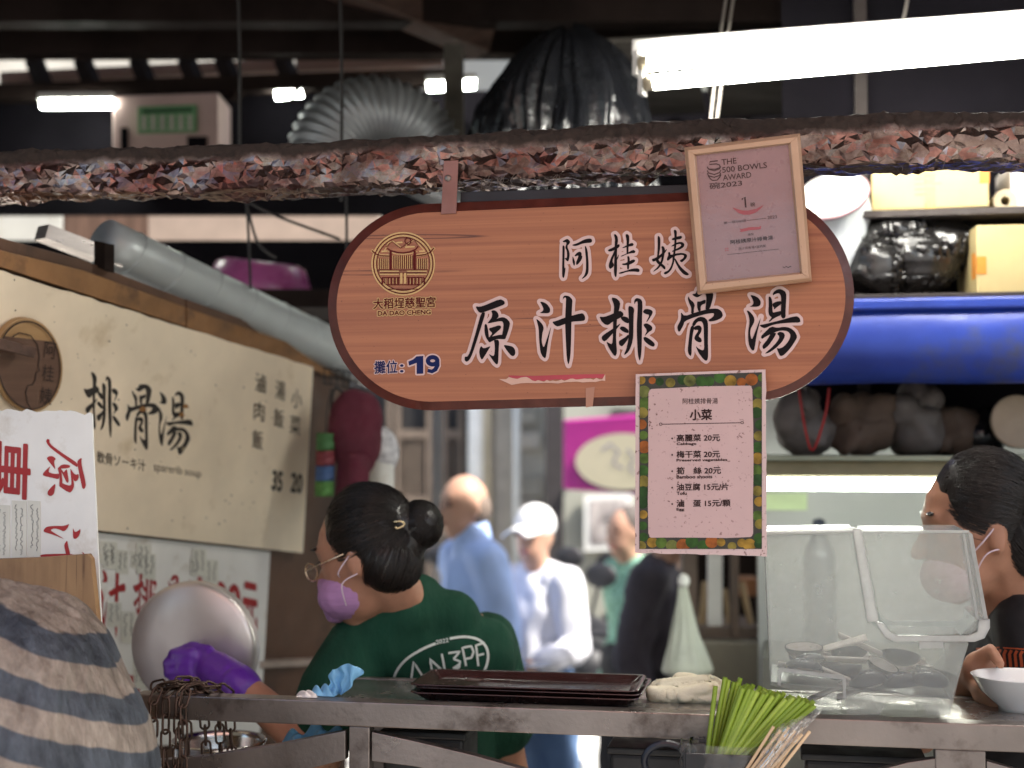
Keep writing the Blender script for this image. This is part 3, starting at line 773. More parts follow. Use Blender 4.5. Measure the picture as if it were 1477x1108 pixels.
text_on('大稻埕慈聖宮', bx(538.5, 431, 628, 446, -0.035), PS, M_maroon, sg, 0.0012, 0.022, M_gold, 0.085)
text_on('DA DAO CHENG', bx(545, 449, 621, 455.5, -0.03), PS, M_maroon, sg, 0.0012, 0.03, M_gold, 0.15)
# torn remains of a sticker and tape
mb = MB(); ys = lambda x: 549 - (x - 720) * 0.035
mb.poly([PS.at(x, ys(x) + dy, 0.0014) for x, dy in ((733, -7), (770, -5), (830, -5), (872, -4), (872, 2), (850, 1), (820, 3), (800, 1), (775, 4), (755, 3), (740, 2))])
mb.build('sticker_remains', mat('sticker_red', (0.45, 0.05, 0.07), 0.5, bmp=0), sg)
top = [(720, -3)] + [(730 + k * 4.2, (-4 if k < 9 else 1.5) + random.uniform(-1.6, 1.6)) for k in range(34)] + [(873, -5)]
bot = [(873, 5)] + [(868 - k * 9, 5 + random.uniform(-1.2, 1.2)) for k in range(14)] + [(738, 6), (730, 2)]
MB().poly([PS.at(x, ys(x) + dy + 1, 0.0018) for x, dy in top + bot]).build('sticker_backing', mat('sticker_paper', (0.66, 0.42, 0.33), 0.7, bmp=0), sg)
MB().poly([PS.at(x, y, 0.0014) for x, y in ((845, 560), (858, 558), (855, 586), (845, 588))]).build('tape', mat('tape_scrap', (0.42, 0.20, 0.13), 0.5), sg)
# hanging strap and mounting bar
PSt = PS.shift(0.003)
mb = MB().prism([PSt.at(*p) for p in ((640, 232), (661, 231), (658, 308), (636, 309))], V * 0.0025)
st = mb.build('hanging_strap', mat('strap_steel', (0.27, 0.13, 0.11), 0.45, 0.6, var=0.2), sg, bevel=0.0006)
MB().lathe(PSt.at(646, 257), -V, [(0.0001, 0.003), (0.004, 0.003), (0.0055, 0.0015), (0.0058, 0)], 14).build('bolt', M_rail, st, smooth=True)
MB().prism([front(0.0).at(*p) for p in ((664, 277), (1120, 262), (1120, 280), (664, 292))], V * 0.015).build('mounting_bar', mat('mount_bar', (0.022, 0.02, 0.024), 0.4, 0.5), sg, bevel=0.001)
MB().prism([PSt.at(*p) for p in ((1118, 225), (1139, 224), (1137, 296), (1116, 297))], V * 0.0025).build('hanging_strap', MATS['strap_steel'], sg, bevel=0.0006)
# ------------------------------------------------------------------ award frame
PA = front(-0.040)
fr = thing('award_frame', 'tilted pale gold framed award certificate hung over the sign and foil beam', 'frame', PA.at(1090, 424), -ANG)
FO = [(987, 213), (1154, 192.5), (1171, 405), (1006, 424)]
FI = [(1004, 224.5), (1137, 208.5), (1154, 393), (1020, 406.5)]
FM = [(992, 217), (1150, 197.5), (1166.5, 401), (1010, 419)]
M_gframe = wood_mat('gold_frame', (0.45, 0.27, 0.17), (0.60, 0.39, 0.26), (0.30, 0.15, 0.09), rough=0.28, gx=3, gz=3)
for i in range(4):
    j = (i + 1) % 4
    fo = [PA.at(*FO[k], -0.006) for k in (i, j)]; fm = [PA.at(*FM[k], 0.003) for k in (i, j)]
    f2 = [PA.at(*(Vector(FM[k]) * .25 + Vector(FI[k]) * .75), 0.003) for k in (i, j)]; fi = [PA.at(*FI[k], -0.005) for k in (i, j)]
    bo = [p + V * 0.014 for p in fo]; bi = [p + V * 0.010 for p in fi]
    pr = [fo, fm, f2, fi, bi, bo]
    vs_ = [p[0] for p in pr] + [p[1] for p in pr]
    MB().add(vs_, [(k, (k + 1) % 6, 6 + (k + 1) % 6, 6 + k) for k in range(6)] + [tuple(range(6)), tuple(range(11, 5, -1))]).build('frame_bar', M_gframe, fr, bevel=0.0008)
M_apaper = mat('award_paper', (0.285, 0.155, 0.16), 0.35, var=0.05, scale=30, bmp=0.05, coat=0.3)
PAp = PA.shift(-0.006)
MB().prism([PAp.at(*p) for p in FI], V * 0.003).build('certificate', M_apaper, fr)
M_aink = mat('award_ink', (0.035, 0.008, 0.01), 0.5, bmp=0, spec=.15)
M_ared = mat('award_red', (0.34, 0.045, 0.06), 0.5, bmp=0)
AZ = lambda x, y: (980 + x / 4.43, 185 + y / 4.43)
def at_(body, x0, y0, x1, y1, m=M_aink, bold=0.012, sl=-0.115):
    a = AZ(x0, y0); b = AZ(x1, y1)
    text_on(body, bx(a[0], a[1], b[0], b[1], sl, 0.09), PAp, m, fr, 0.0008, bold)
at_('THE', 268, 200, 362, 235); at_('500 BOWLS', 272, 250, 557, 285); at_('AWARD', 276, 300, 457, 335); at_('碗2023', 190, 352, 398, 392)
at_('碗', 452, 476, 482, 503)
at_('第一屆500碗', 282, 598, 425, 614, bold=0.0); at_('2023', 562, 562, 622, 582, bold=0.0)
at_('獲獎', 436, 673, 474, 688, bold=0.0); at_('阿桂姨原汁排骨湯', 325, 716, 596, 742, bold=0.02); at_('原汁排骨湯+滷肉飯', 376, 762, 552, 780, bold=0.0)
mb = MB()
def AL(pts, wd, mb_=None, off=0.0008): ribbon_px([AZ(*p) for p in pts], wd / 4.43, PAp, off, mb_ if mb_ is not None else mb)
AL([(245, 208), (195, 214), (192, 232), (235, 228), (258, 236), (258, 252), (230, 262), (190, 262), (178, 252)], 7)
for y in (258, 282, 300): AL([(178, y - 12), (186, y + 4), (222, y + 14), (256, y + 2), (264, y - 14)], 7)
AL([(184, 302), (196, 322), (210, 334), (240, 332), (258, 312), (266, 296)], 7)
AL([(432, 590), (555, 575)], 2.5); AL([(305, 808), (635, 772)], 2.5)
AL([(660, 885), (672, 892), (680, 882), (694, 890), (714, 882)], 5)
AL([(398, 456), (418, 440), (424, 507)], 11)
mb.build('lettering', M_aink, fr)
mb = MB()
bowl = [AZ(335 + k * 20.5, 505 - k * 2.1) for k in range(11)] + [AZ(*p) for p in ((515, 512), (490, 535), (455, 550), (415, 553), (375, 540), (350, 522))]
mid = [AZ(x, y) for x, y in ((362, 514), (400, 526), (440, 526), (490, 515), (525, 497), (540, 490), (515, 518), (490, 538), (455, 551), (415, 554), (378, 543), (345, 515), (338, 505))]
mb.poly([PAp.at(*p, 0.0008) for p in mid]); mb.build('bowl_emblem', M_ared, fr)
mb = MB(); mb.poly([PAp.at(*AZ(*p), 0.0008) for p in ((382, 640), (395, 645), (450, 632), (510, 630), (523, 622), (520, 645), (505, 648), (450, 652), (395, 664), (384, 660), (392, 652))]); mb.build('ribbon_emblem', M_ared, fr)
mb = MB()
for (x, y) in ((292, 770), (304, 768), (292, 782), (305, 781)): AL([(x, y), (x + 8, y - 1)], 7, mb)
mb.build('seal', M_ared, fr)
gl = glassy('clear_pane', (0.75, 0.7, 0.7), 0.05, 0.05, 12, 0.04)
MB().poly([PAp.at(*p, 0.0045) for p in FI]).build('pane', gl, fr)
# ------------------------------------------------------------------ side-dish menu
PM = front(-0.030)
mn = thing('menu_card', 'weathered side-dish menu card with citrus border hanging below the sign', 'menu', PM.at(1010, 800), -ANG)
def speck(name, c, dcol, sc_=170, lo=.62, hi=.68):
    m, t, b = newmat(name)
    vec = coords(t)
    d = ramp(t, noise(t, vec, sc_, 3, 0.6), [(lo, 0.0), (hi, 1.0)])
    d2 = math_(t, 'MULTIPLY', d, ramp(t, noise(t, vec, 18, 2), [(0.42, 0.15), (0.6, 1.0)]))
    cc = mix(t, d2, ramp(t, noise(t, vec, 12), [(0.3, tuple(x * .92 for x in c)), (0.7, c)]), dcol)
    t.links.new(cc, b.inputs['Base Color']); b.inputs['Roughness'].default_value = 0.5
    bump(t, b, noise(t, vec, 120), 0.1, 0.001)
    return m
M_card = speck('menu_paper', (0.56, 0.385, 0.37), (0.17, 0.085, 0.075))
M_cardb = speck('menu_border', (0.62, 0.46, 0.44), (0.19, 0.10, 0.085), 120, .58, .64)
ragged = []
corn = [(917, 540), (1104, 533), (1106, 802), (916, 797)]
for i in range(4):
    a, b = Vector(corn[i]), Vector(corn[(i + 1) % 4]); k = 26
    nn = Vector((b.y - a.y, a.x - b.x)).normalized()
    for j in range(k): ragged.append(tuple(a.lerp(b, j / k) + nn * (random.uniform(-0.2, 0.9) * (1.3 if i in (1, 2) else .3))))
MB().prism([PM.at(*p) for p in ragged], V * 0.003).build('card', M_cardb, mn)
MB().poly([PM.at(*p, 0.0006) for p in ((922.5, 543), (1099, 537), (1099, 792), (922, 792))]).build('photo_border', mat('citrus_dark', (0.025, 0.022, 0.014), 0.5, var=.4, scale=40), mn)
# printed fruit round the card
FC = [(0.05, 0.13, 0.025), (0.10, 0.17, 0.03), (0.42, 0.25, 0.04), (0.30, 0.24, 0.05), (0.46, 0.14, 0.03), (0.03, 0.08, 0.02), (0.20, 0.22, 0.06)]
FMAT = [mat('fruit_print_%d' % i, tuple(q * .62 for q in c), 0.5, var=0.6, scale=45, bmp=0, spec=.2) for i, c in enumerate(FC)]
k = 0
def fruit(x, y, r):
    global k
    x0, x1, y0, y1 = 922.8, 1098.7, 543 - (x - 922) * .034 + .3, 791.7
    pts = []
    for j in range(16):
        q = (min(x1, max(x0, x + r * math.cos(j * math.pi / 8))), min(y1, max(y0, y + r * 0.96 * math.sin(j * math.pi / 8))))
        pts.append(PM.at(*q, 0.0008 + 1e-5 * k))
    MB().poly(pts).build('printed_fruit', random.choice(FMAT), mn); k += 1
rr = random.Random(3)
for i in range(13): fruit(926 + i * 14.2 + rr.uniform(-3, 3), 547 + rr.uniform(-3, 5), rr.uniform(5, 9.5))
for i in range(13): fruit(926 + i * 14.2 + rr.uniform(-3, 3), 784 + rr.uniform(-4, 4), rr.uniform(6, 10))
for i in range(14): fruit(926 + rr.uniform(-1, 4), 566 + i * 16 + rr.uniform(-3, 3), rr.uniform(6.5, 9.5))
for i in range(14): fruit(1095 + rr.uniform(-4, 2), 566 + i * 16 + rr.uniform(-3, 3), rr.uniform(6.5, 9.5))
pan = []
MZ = lambda x, y: (900 + x / 3.695, 520 + y / 3.695)
cp = [MZ(130, 150), MZ(688, 130), MZ(690, 945), MZ(128, 945)]
for i in range(4):
    a, b = Vector(cp[i]), Vector(cp[(i + 1) % 4]); L_ = (b - a).length; d = (b - a) / L_
    nn = Vector((-d.y, d.x))
    for s_ in (0.012, 0.03, 0.25, 0.5, 0.75, 0.97, 0.988):
        w_ = 2.2 if s_ in (0.012, 0.988) else (0.6 if s_ in (0.03, .97) else 0)
        pan.append(tuple(a + d * s_ * L_ + nn * (w_ + 0.5 * math.sin(s_ * 9 + i))))
MB().poly([PM.at(*p, 0.0016) for p in pan]).build('text_panel', M_card, mn)
M_mink = mat('menu_ink', (0.03, 0.012, 0.012), 0.5, bmp=0, spec=.15)
def mt(body, x0, y0, x1, y1, bold=0.015):
    a = MZ(x0, y0); b = MZ(x1, y1)
    text_on(body, bx(a[0], a[1], b[0], b[1], -0.012), PM, M_mink, mn, 0.0022, bold)
mt('阿桂姨排骨湯', 313, 202, 500, 233, 0.0); mt('小菜', 352, 262, 468, 318, 0.03)
for i, (zh, en, x1, ex1) in enumerate((('高麗菜 20元', 'Cabbage', 511, 385), ('梅干菜 20元', 'Preserved vegetables', 511, 550), ('筍　絲 20元', 'Bamboo shoots', 516, 470), ('油豆腐 15元/片', 'Tofu', 557, 334), ('滷　蛋 15元/顆', 'Egg', 567, 321))):
    y = 395 + i * 87.3
    mt(zh, 281, y, x1, y + 37, 0.022); mt(en, 281, y + 43, ex1, y + 60, 0.03)
    mb = MB(); c = MZ(257, y + 21); mb.poly([PM.at(c[0] + 1.3 * math.cos(j * .7), c[1] + 1.3 * math.sin(j * .7), 0.0022) for j in range(9)]); mb.build('bullet', M_mink, mn)
mb = MB(); ribbon_px([MZ(204, 340), MZ(622, 332)], 0.9, PM, 0.0022, mb)
for (x, y) in ((196, 340), (630, 331)):
    c = MZ(x, y); ribbon_px([(c[0] + 1.9 * math.cos(j * .52), c[1] + 1.9 * math.sin(j * .52)) for j in range(12)], 0.8, PM, 0.0022, mb, True)
mb.build('rule', M_mink, mn)
# ------------------------------------------------------------------ serving counter
ZC = sa(1000, 1030)[1]
ct = thing('serving_counter', 'grimy stainless serving counter with a square front rail across the bottom', 'counter', S(0.1, 0.15, 0))
aL0 = sa(192, 1010)[0]; aR0 = sa(1620, 1050)[0]
MB().sbox(aL0, aR0, 0, 0.04, ZC - 0.041, ZC).build('front_rail', M_rail, ct, bevel=0.002)
aT = sa(428, 1010)[0]
M_top = mat('counter_top_steel', (0.40, 0.36, 0.34), 0.22, 0.85, var=0.2, scale=7, bmp=0.15, bscale=30, dirt=(0.09, 0.06, 0.045), dsc=10, dlo=0.56, dhi=0.8)
MB().sbox(aT, aR0, 0.0405, 0.25, ZC - 0.014, ZC - 0.003).build('top_plate', M_top, ct, bevel=0.0015)
MB().sbox(aT, aR0, 0.251, 0.27, ZC - 0.05, ZC - 0.002).build('rear_lip', M_rail, ct, bevel=0.0015)
for (x, wd) in ((518, 0.036), (1385, 0.075)):
    a = sa(x, 1080, 0.004)[0]
    MB().sbox(a - wd / 2, a + wd / 2, 0.004, 0.034, 0.03, ZC - 0.0415).build('leg', M_rail, ct, bevel=0.002)
PB = front(0.006)
def arch(pts, nm='arched_bracket'):
    MB().prism([PB.at(*p) for p in pts], V * 0.02).build(nm, M_rail, ct, bevel=0.001)
arch([(498, 1054), (400, 1074), (300, 1090), (200, 1100), (90, 1106), (90, 1150), (200, 1144), (330, 1132), (430, 1113), (498, 1096)])
arch([(536, 1056), (600, 1070), (680, 1089), (755, 1110), (830, 1134), (860, 1160), (800, 1160), (700, 1130), (600, 1106), (536, 1098)])
arch([(1365, 1092), (1310, 1100), (1240, 1118), (1190, 1140), (1230, 1150), (1365, 1135)]); arch([(1423, 1098), (1500, 1120), (1560, 1150), (1423, 1150)])
for b0 in (0.23,):
    MB().sbox(aT, aR0, b0, b0 + 0.03, 0.42, 0.45).build('stretcher', M_rail, ct)
for x in (560, 1385):
    a = sa(x, 1080, 0.32)[0]; MB().sbox(a - 0.018, a + 0.018, 0.225, 0.262, 0.03, ZC - 0.051).build('leg', M_rail, ct)
M_ucl = mat('clutter_dark', (.02, .018, .018), .5, var=.3)
for (x0, x1, zt, b0, lb) in ((552, 668, .075, .09, 'black plastic crate under the counter left of the light gap'), (880, 985, .09, .10, 'black plastic crate under the counter behind the rubber loop'), (1160, 1330, .085, .09, 'wide black plastic crate under the counter below the bin')):
    a0_, a1_ = sa(x0, 1080, b0)[0], sa(x1, 1080, b0)[0]; ck = thing('plastic_crate', lb, 'crate', S((a0_ + a1_) / 2, b0 + .06, 0), group='crates under the counter')
    MB().sbox(a0_, a1_, b0, b0 + .12, .62, ZC - zt).build('shell', M_ucl, ck, bevel=.006)
    MB().sbox(a0_ - .006, a1_ + .006, b0 - .006, b0 + .126, ZC - zt + .0005, ZC - zt + .012).build('rim', M_ucl, ck, bevel=.003)
    for aa in (a0_ + .02, a1_ - .02): MB().sbox(aa - .012, aa + .012, b0 + .03, b0 + .09, 0, .6195).build('stand', M_ucl, ck)
# ------------------------------------------------------------------ iron chain over the rail
M_iron = mat('rusty_iron', (0.085, 0.055, 0.042), 0.5, 0.8, var=0.4, scale=60, bmp=0.3, bscale=300)
ch = thing('iron_chain', 'rusty iron chain heaped on the rail and hanging in loops beside the sack', 'chain', S(sa(260, 1010)[0], -0.01, ZC))
LK, LWd, WR = 0.0172, 0.0076, 0.0021
pts = []
for k in range(24):
    a = 2 * math.pi * k / 24
    c, s_ = math.cos(a), math.sin(a)
    pts.append(Vector(((LK - LWd) * (1 if c > 0 else -1) + LWd * c if abs(c) > 1e-9 else 0, LWd * s_, 0)))
lm = MB()
n = len(pts); q = 8; vs_ = []
for i in range(n):
    tg = (pts[(i + 1) % n] - pts[i - 1]).normalized(); nn = Vector((tg.y, -tg.x, 0))
    vs_ += [pts[i] + (nn * math.cos(j * 2 * math.pi / q) + Z * math.sin(j * 2 * math.pi / q)) * WR for j in range(q)]
lme = bpy.data.meshes.new('link')
lme.from_pydata(vs_, [], [(i * q + j, ((i + 1) % n) * q + j, ((i + 1) % n) * q + (j + 1) % q, i * q + (j + 1) % q) for i in range(n) for j in range(q)])
lme.update(); fix_normals(lme); lme.materials.append(M_iron); lme.polygons.foreach_set('use_smooth', [True] * len(lme.polygons))
iw = WM[ch.name].inverted()
def link_at(p, d, roll):
    d = d.normalized(); a = d.orthogonal().normalized(); b = d.cross(a)
    y = a * math.cos(roll) + b * math.sin(roll); z = d.cross(y)
    Mx = Matrix((d, y, z)).transposed().to_4x4(); Mx.translation = p
    o = bpy.data.objects.new('link', lme); col.objects.link(o); o.parent = ch; o.matrix_local = iw @ Mx
def chain_path(pl):
    pl = smoothpts(pl, 24); acc = 0.0; pitch = (LK - WR) * 2 - 0.0015; last = pl[0]; k = 0; nxt = 0.0
    for i in range(1, len(pl)):
        acc += (pl[i] - pl[i - 1]).length
        if acc >= nxt:
            d = pl[min(i + 1, len(pl) - 1)] - pl[i - 1]
            link_at(pl[i], d, (k % 2) * math.pi / 2 + 0.55 + random.uniform(-.3, .3)); k += 1; nxt += pitch
for (x, zb, dx, zbk) in ((227, 0.20, 0.024, 0.16), (245, 0.22, 0.034, 0.13), (262, 0.19, 0.040, 0.15), (270, 0.26, 0.05, 0.14)):
    a = sa(x, 1020)[0]; fb = -0.010 - random.uniform(0, 0.004)
    chain_path([S(a - 0.002, fb, ZC - zb), S(a - .001, fb - .001, ZC - 0.05), S(a, fb, ZC - 0.005), S(a + 0.004, 0.006, ZC + 0.009), S(a + dx * .6, 0.022, ZC + 0.012), S(a + dx, 0.044, ZC + 0.006), S(a + dx + .004, 0.053, ZC - 0.02), S(a + dx + 0.012, 0.055, ZC - zbk)])
h0 = sa(232, 1000, .02)[0]; h1 = sa(296, 1000, .02)[0]
for (o1, o2, z0) in ((0, 0, .007), (0.004, .006, .013), (-.003, -.006, .018)):
    chain_path([S(h0 + o1, 0.018 + o2, ZC + z0 - .003), S(h0 * .6 + h1 * .4, 0.006 + o2, ZC + z0 + .006), S(h0 * .3 + h1 * .7, 0.028 + o2, ZC + z0 + .004), S(h1 - o1 * 2, 0.02 - o2, ZC + 0.004 + z0 * .3)])
# ------------------------------------------------------------------ trays
M_tray = mat('lacquer_tray', (0.035, 0.012, 0.011), 0.2, var=0.3, scale=10, bmp=0.1, bscale=40, coat=0.3, dirt=(0.10, 0.06, 0.055), dsc=9, dlo=.6, dhi=.8)
def rrect(hw, hd, r, z, n=6):
    o_ = []
    for (sx, sy, a0) in ((1, 1, 0), (-1, 1, 90), (-1, -1, 180), (1, -1, 270)):
        for k in range(n + 1):
            a = rad(a0 + 90 * k / n); o_.append(Vector((sx * (hw - r) + r * math.cos(a), sy * (hd - r) + r * math.sin(a), z)))
    return o_
def loft(rings, close=True):
    mb = MB(); n = len(rings[0]); vs_ = [p for r in rings for p in r]
    mb.add(vs_, [(i * n + k, i * n + (k + 1) % n, (i + 1) * n + (k + 1) % n, (i + 1) * n + k) for i in range(len(rings) - 1) for k in range(n)] + ([tuple(range(n))] if close else []))
    return mb
tc_a = (sa(610, 1000, .12)[0] + sa(925, 1000, .12)[0]) / 2
thw = (sa(925, 1000, .12)[0] - sa(605, 1000, .12)[0]) / 2
for i, (da, db, z, rz, lb) in enumerate(((0.0, -0.008, 0.001, 0.012, 'bottom dark lacquered tray of the stack on the counter'), (0.006, 0.004, 0.0065, -0.014, 'middle dark lacquered tray of the stack on the counter'), (-0.002, 0.0, 0.0125, 0.010, 'topmost dark lacquered tray of the stack on the counter'))):
    mb = loft([rrect(thw - .022, .064, .012, .0025), rrect(thw - .018, .068, .014, .004), rrect(thw - .004, .082, .016, .0145), rrect(thw, .086, .017, .0155)])
    Mx = Matrix.Translation(S(tc_a + da, 0.128 + db, ZC - 0.003 + z)) @ Matrix.Rotation(-ANG + rz, 4, 'Z')
    if i == 0: Mx = Mx @ Matrix.Rotation(rad(0.4), 4, 'X')
    mb.v = [Mx @ v for v in mb.v]
    tag(mb.build('serving_tray', M_tray, solid=0.0022, smooth=True), lb, 'tray', 'stacked serving trays')
# ------------------------------------------------------------------ folded rag
ra = sa(990, 1000, .17)
M_rag = mat('cream_cloth', (0.80, 0.74, 0.54), 0.95, var=0.12, scale=20, bmp=0.4, bscale=400, dirt=(0.35, 0.27, 0.16), dsc=18, dlo=.6, dhi=.8)
rgt = thing('cleaning_rag', 'crumpled cream cleaning rag between trays and green straws', 'rag', S(ra[0], .15, ZC - .003))
rp = []
for (x0, b0_, z0, x1, b1_, z1, r0, r1) in ((-.052, .12, .012, .052, .125, .012, .012, .013), (-.046, .15, .014, .05, .15, .016, .015, .017), (-.04, .185, .012, .052, .18, .014, .013, .014), (-.035, .135, .024, .03, .14, .028, .010, .012), (-.01, .16, .030, .046, .15, .028, .012, .011), (-.055, .14, .010, -.03, .18, .012, .010, .012), (.0, .115, .012, .035, .12, .022, .011, .011), (.02, .17, .026, .052, .13, .018, .010, .012)):
    rp.append(('c', S(ra[0] + x0, b0_, ZC - .003 + z0), S(ra[0] + x1, b1_, ZC - .003 + z1), r0, r1))
organic('rag', rp, M_rag, rgt, .0028, 2, .0055, 24, wst=(.6, 1.7, 1.7))
# ------------------------------------------------------------------ blue glove and scrap on the rail
M_blue = mat('blue_nitrile', (0.20, 0.47, 0.72), 0.5, var=0.15, scale=25, bmp=0.3, bscale=60)
bl = thing('blue_glove', 'crumpled light blue disposable glove standing up on the rail', 'glove', S(sa(490, 1008, .03)[0], 0.03, ZC))
b0 = S(sa(484, 1005, .05)[0], 0.05, ZC)
def petal(u, v):
    x = (u - .5) * 2; h = v
    wd = 0.010 + 0.018 * math.sin(min(1, h * 1.1) * math.pi * .62) + 0.004 * math.sin(h * 9)
    return b0 + U * (x * wd + 0.020 * h + 0.003 * math.sin(h * 12 + x * 3)) + V * (0.008 * math.cos(x * 2.2 + h * 2) + 0.004 * math.sin(x * 9 + h * 7)) + Z * (0.048 * h + 0.006 * math.sin(x * 3 + 1) * h + .002)
MB().grid(petal, 26, 26).build('cuff', M_blue, bl, smooth=True, solid=0.0006)
def lump(u, v):
    x = (u - .5) * 2; y = (v - .5) * 2; e = max(0, 1 - x * x) * max(0, 1 - y * y)
    return b0 + U * (-0.022 + x * 0.024) + V * (y * 0.014) + Z * (.001 + e ** .5 * (0.013 + 0.007 * math.sin(x * 8 + y * 4)))
MB().grid(lump, 24, 18).build('fingers', M_blue, bl, smooth=True)
wa = sa(443, 1005, .03)[0]
tag(MB().grid(lambda u, v: S(wa + (u - .5) * .036 + .003 * math.sin(v * 7), 0.03 + (v - .5) * .022, ZC + .001 + .008 * max(0, math.sin(u * math.pi) * math.sin(v * math.pi)) ** .6 * (1 + .5 * math.sin(u * 14 + v * 9))), 20, 14).build('tissue_scrap', mat('tissue', (0.75, 0.70, 0.66), 0.9), smooth=True), 'small white scrap of tissue beside the blue glove', 'tissue')
lo_ = S(sa(445, 1062, .09)[0], 0.09, 0)
zl = sa(445, 1062, .09)[1]
tag(MB().grid(lambda u, v: Vector((lo_.x + (u - .5) * .13, lo_.y + (v - .5) * .05, zl - .030 + .028 * u + .024 * max(0, math.sin(u * math.pi) * math.sin(v * math.pi)) ** .5 * (1 + .45 * math.sin(u * 19 + v * 5) + .3 * math.sin(v * 13)))), 40, 16).build('glove_pile', M_blue, smooth=True), 'crumpled blue glove lying under the rail beside the pot', 'glove')
# shelf that carries pot and gloves behind the rail
sh = thing('lower_shelf', 'steel shelf behind the rail that carries the pot', 'shelf', S(sa(360, 1090, .3)[0], 0.3, 0))
zsh = sa(330, 1092, .35)[1] - 0.11
MB().sbox(aL0 + .02, sa(515, 1090, .3)[0], 0.06, 0.62, zsh - .02, zsh).build('shelf_board', M_rail, sh, bevel=.002)
for a in (aL0 + .05, sa(505, 1090, .3)[0]):
    for b in (0.09, 0.59): MB().sbox(a - .015, a + .015, b - .015, b + .015, 0, zsh - .0205).build('leg', M_rail, sh)
pc = Vector((P(316, 1072, 2.68).x, 2.68, zsh))
prim = P(316, 1066, 2.68).z
M_pot = mat('polished_pot', (0.62, 0.60, 0.56), 0.18, 1.0, var=0.1, scale=6, bmp=0.05)
pt = thing('stock_pot', 'open polished steel pot below the rail behind the hanging chain', 'pot', pc)
H = prim - zsh
MB().lathe(pc, Z, [(0.0005, 0.001), (0.078, 0.001), (0.082, 0.006), (0.083, H - .012), (0.086, H - .008), (0.0885, H - .003), (0.087, H), (0.083, H - .002), (0.080, H - .012), (0.079, 0.006), (0.0005, 0.005)], 48).build('pot', M_pot, pt, smooth=True)
MB().lathe(pc + Z * (H * .65), Z, [(0.0005, 0), (0.0785, 0)], 40).build('broth', mat('broth', (0.20, 0.13, 0.06), 0.1, var=.2, bmp=.05), pt)
# ------------------------------------------------------------------ straw and chopstick holder
hl = thing('straw_holder', 'black plastic holder clipped to the rail full of green straws', 'holder', S(sa(1055, 1090, -.04)[0], -0.045, ZC - .16))
ha = sa(1057, 1095, -.05)[0]; hz = sa(1057, 1088, -.075)[1]
M_holder = mat('black_holder', (0.014, 0.014, 0.016), 0.35, bmp=.05)
def hb(a0, a1, b0, b1, z0, z1, nm): MB().sbox(a0, a1, b0, b1, z0, z1).build(nm, M_holder, hl, bevel=.002)
hw_ = 0.072
hb(ha - hw_, ha + hw_, -0.080, -0.077, hz - .12, hz, 'front_wall'); hb(ha - hw_, ha + hw_, -0.012, -0.009, hz - .12, hz + .002, 'back_wall')
hb(ha - hw_ - .003, ha - hw_, -0.080, -0.009, hz - .12, hz, 'side_wall'); hb(ha + hw_, ha + hw_ + .003, -0.080, -0.009, hz - .12, hz, 'side_wall')
hb(ha - hw_, ha + hw_, -0.0765, -0.0125, hz - .12, hz - .116, 'floor')
for da in (-.05, .05): hb(ha + da - .006, ha + da + .006, -0.009, -0.004, hz - .05, ZC - .035, 'clip')
pl_ = MB()
def wrapf(u, v):
    th = u * 2 * math.pi
    r = 1.0 + 0.05 * math.sin(th * 9) + .06 * mnoise.noise(Vector((math.cos(th) * 3, math.sin(th) * 3, v * 4)))
    return S(ha - .006 + (hw_ + .004) * r * math.cos(th) * .98, -0.045 + (0.040) * r * math.sin(th), hz - .03 + .043 * v + .004 * mnoise.noise(Vector((th * 3, v * 3, 0))))
M_film = glassy('clear_film', (0.85, 0.82, 0.78), 0.14, 0.12, 60, 0.12)
MB().grid(wrapf, 90, 10, cu=True).build('film_liner', M_film, hl, smooth=True)
M_straw = mat('green_straw', (0.22, 0.32, 0.028), 0.35, var=0.18, scale=20, bmp=.03)
M_straw2 = mat('green_straw_pale', (0.33, 0.44, 0.06), 0.35, var=0.18, scale=20, bmp=.03)
rs_ = random.Random(11)
cnt = 0
tops = [(1032, 990), (1046, 977), (1051, 981), (1059, 984), (1068, 978)]
for row in range(3):
    for i in range(15):
        f = i / 14
        tops.append((1072 + f * 104 + rs_.uniform(-2, 2) - row * 3, 992 + f * 24 - row * 3.5 + rs_.uniform(-3, 3)))
for i, (tx, ty) in enumerate(tops):
    b = -0.068 + 0.014 * ((i * 7) % 4) if i > 4 else -0.05 + .006 * i
    b = -0.062 + ((i - 5) // 15) * 0.016 + rs_.uniform(-.003, .003) if i > 4 else b
    ta, tz = sa(tx, ty, b)
    f = (tx - 1030) / 150
    bxp = 1019 + f * 62
    ba, bz = sa(bxp, 1092, b)
    p1 = S(ta, b, tz); p0 = S(ba, b, bz); d = (p1 - p0).normalized()
    p0 = p1 - d * 0.155
    if p0.z < hz - .114: p0 = p1 - d * ((p1.z - (hz - .114)) / d.z)
    mb = MB(); r = 0.0039
    mb.tube([p0, p1], r, 10, caps=False)
    mb.tube([p1, p0], r * .78, 10, caps=False)
    m0 = len(mb.v)
    mb.f += [(10 + k, 10 + (k + 1) % 10, 20 + (k + 1) % 10, 20 + k) for k in range(0)]
    o = mb.build('drinking_straw', M_straw if rs_.random() < .6 else M_straw2, smooth=True)
    tag(o, 'thin green drinking straw in the bundle at the counter front', 'straw', 'green straws in the holder')
M_stick = mat('pale_bamboo', (0.70, 0.50, 0.30), 0.6, var=.15, scale=30, stretch=(1, 1, .2))
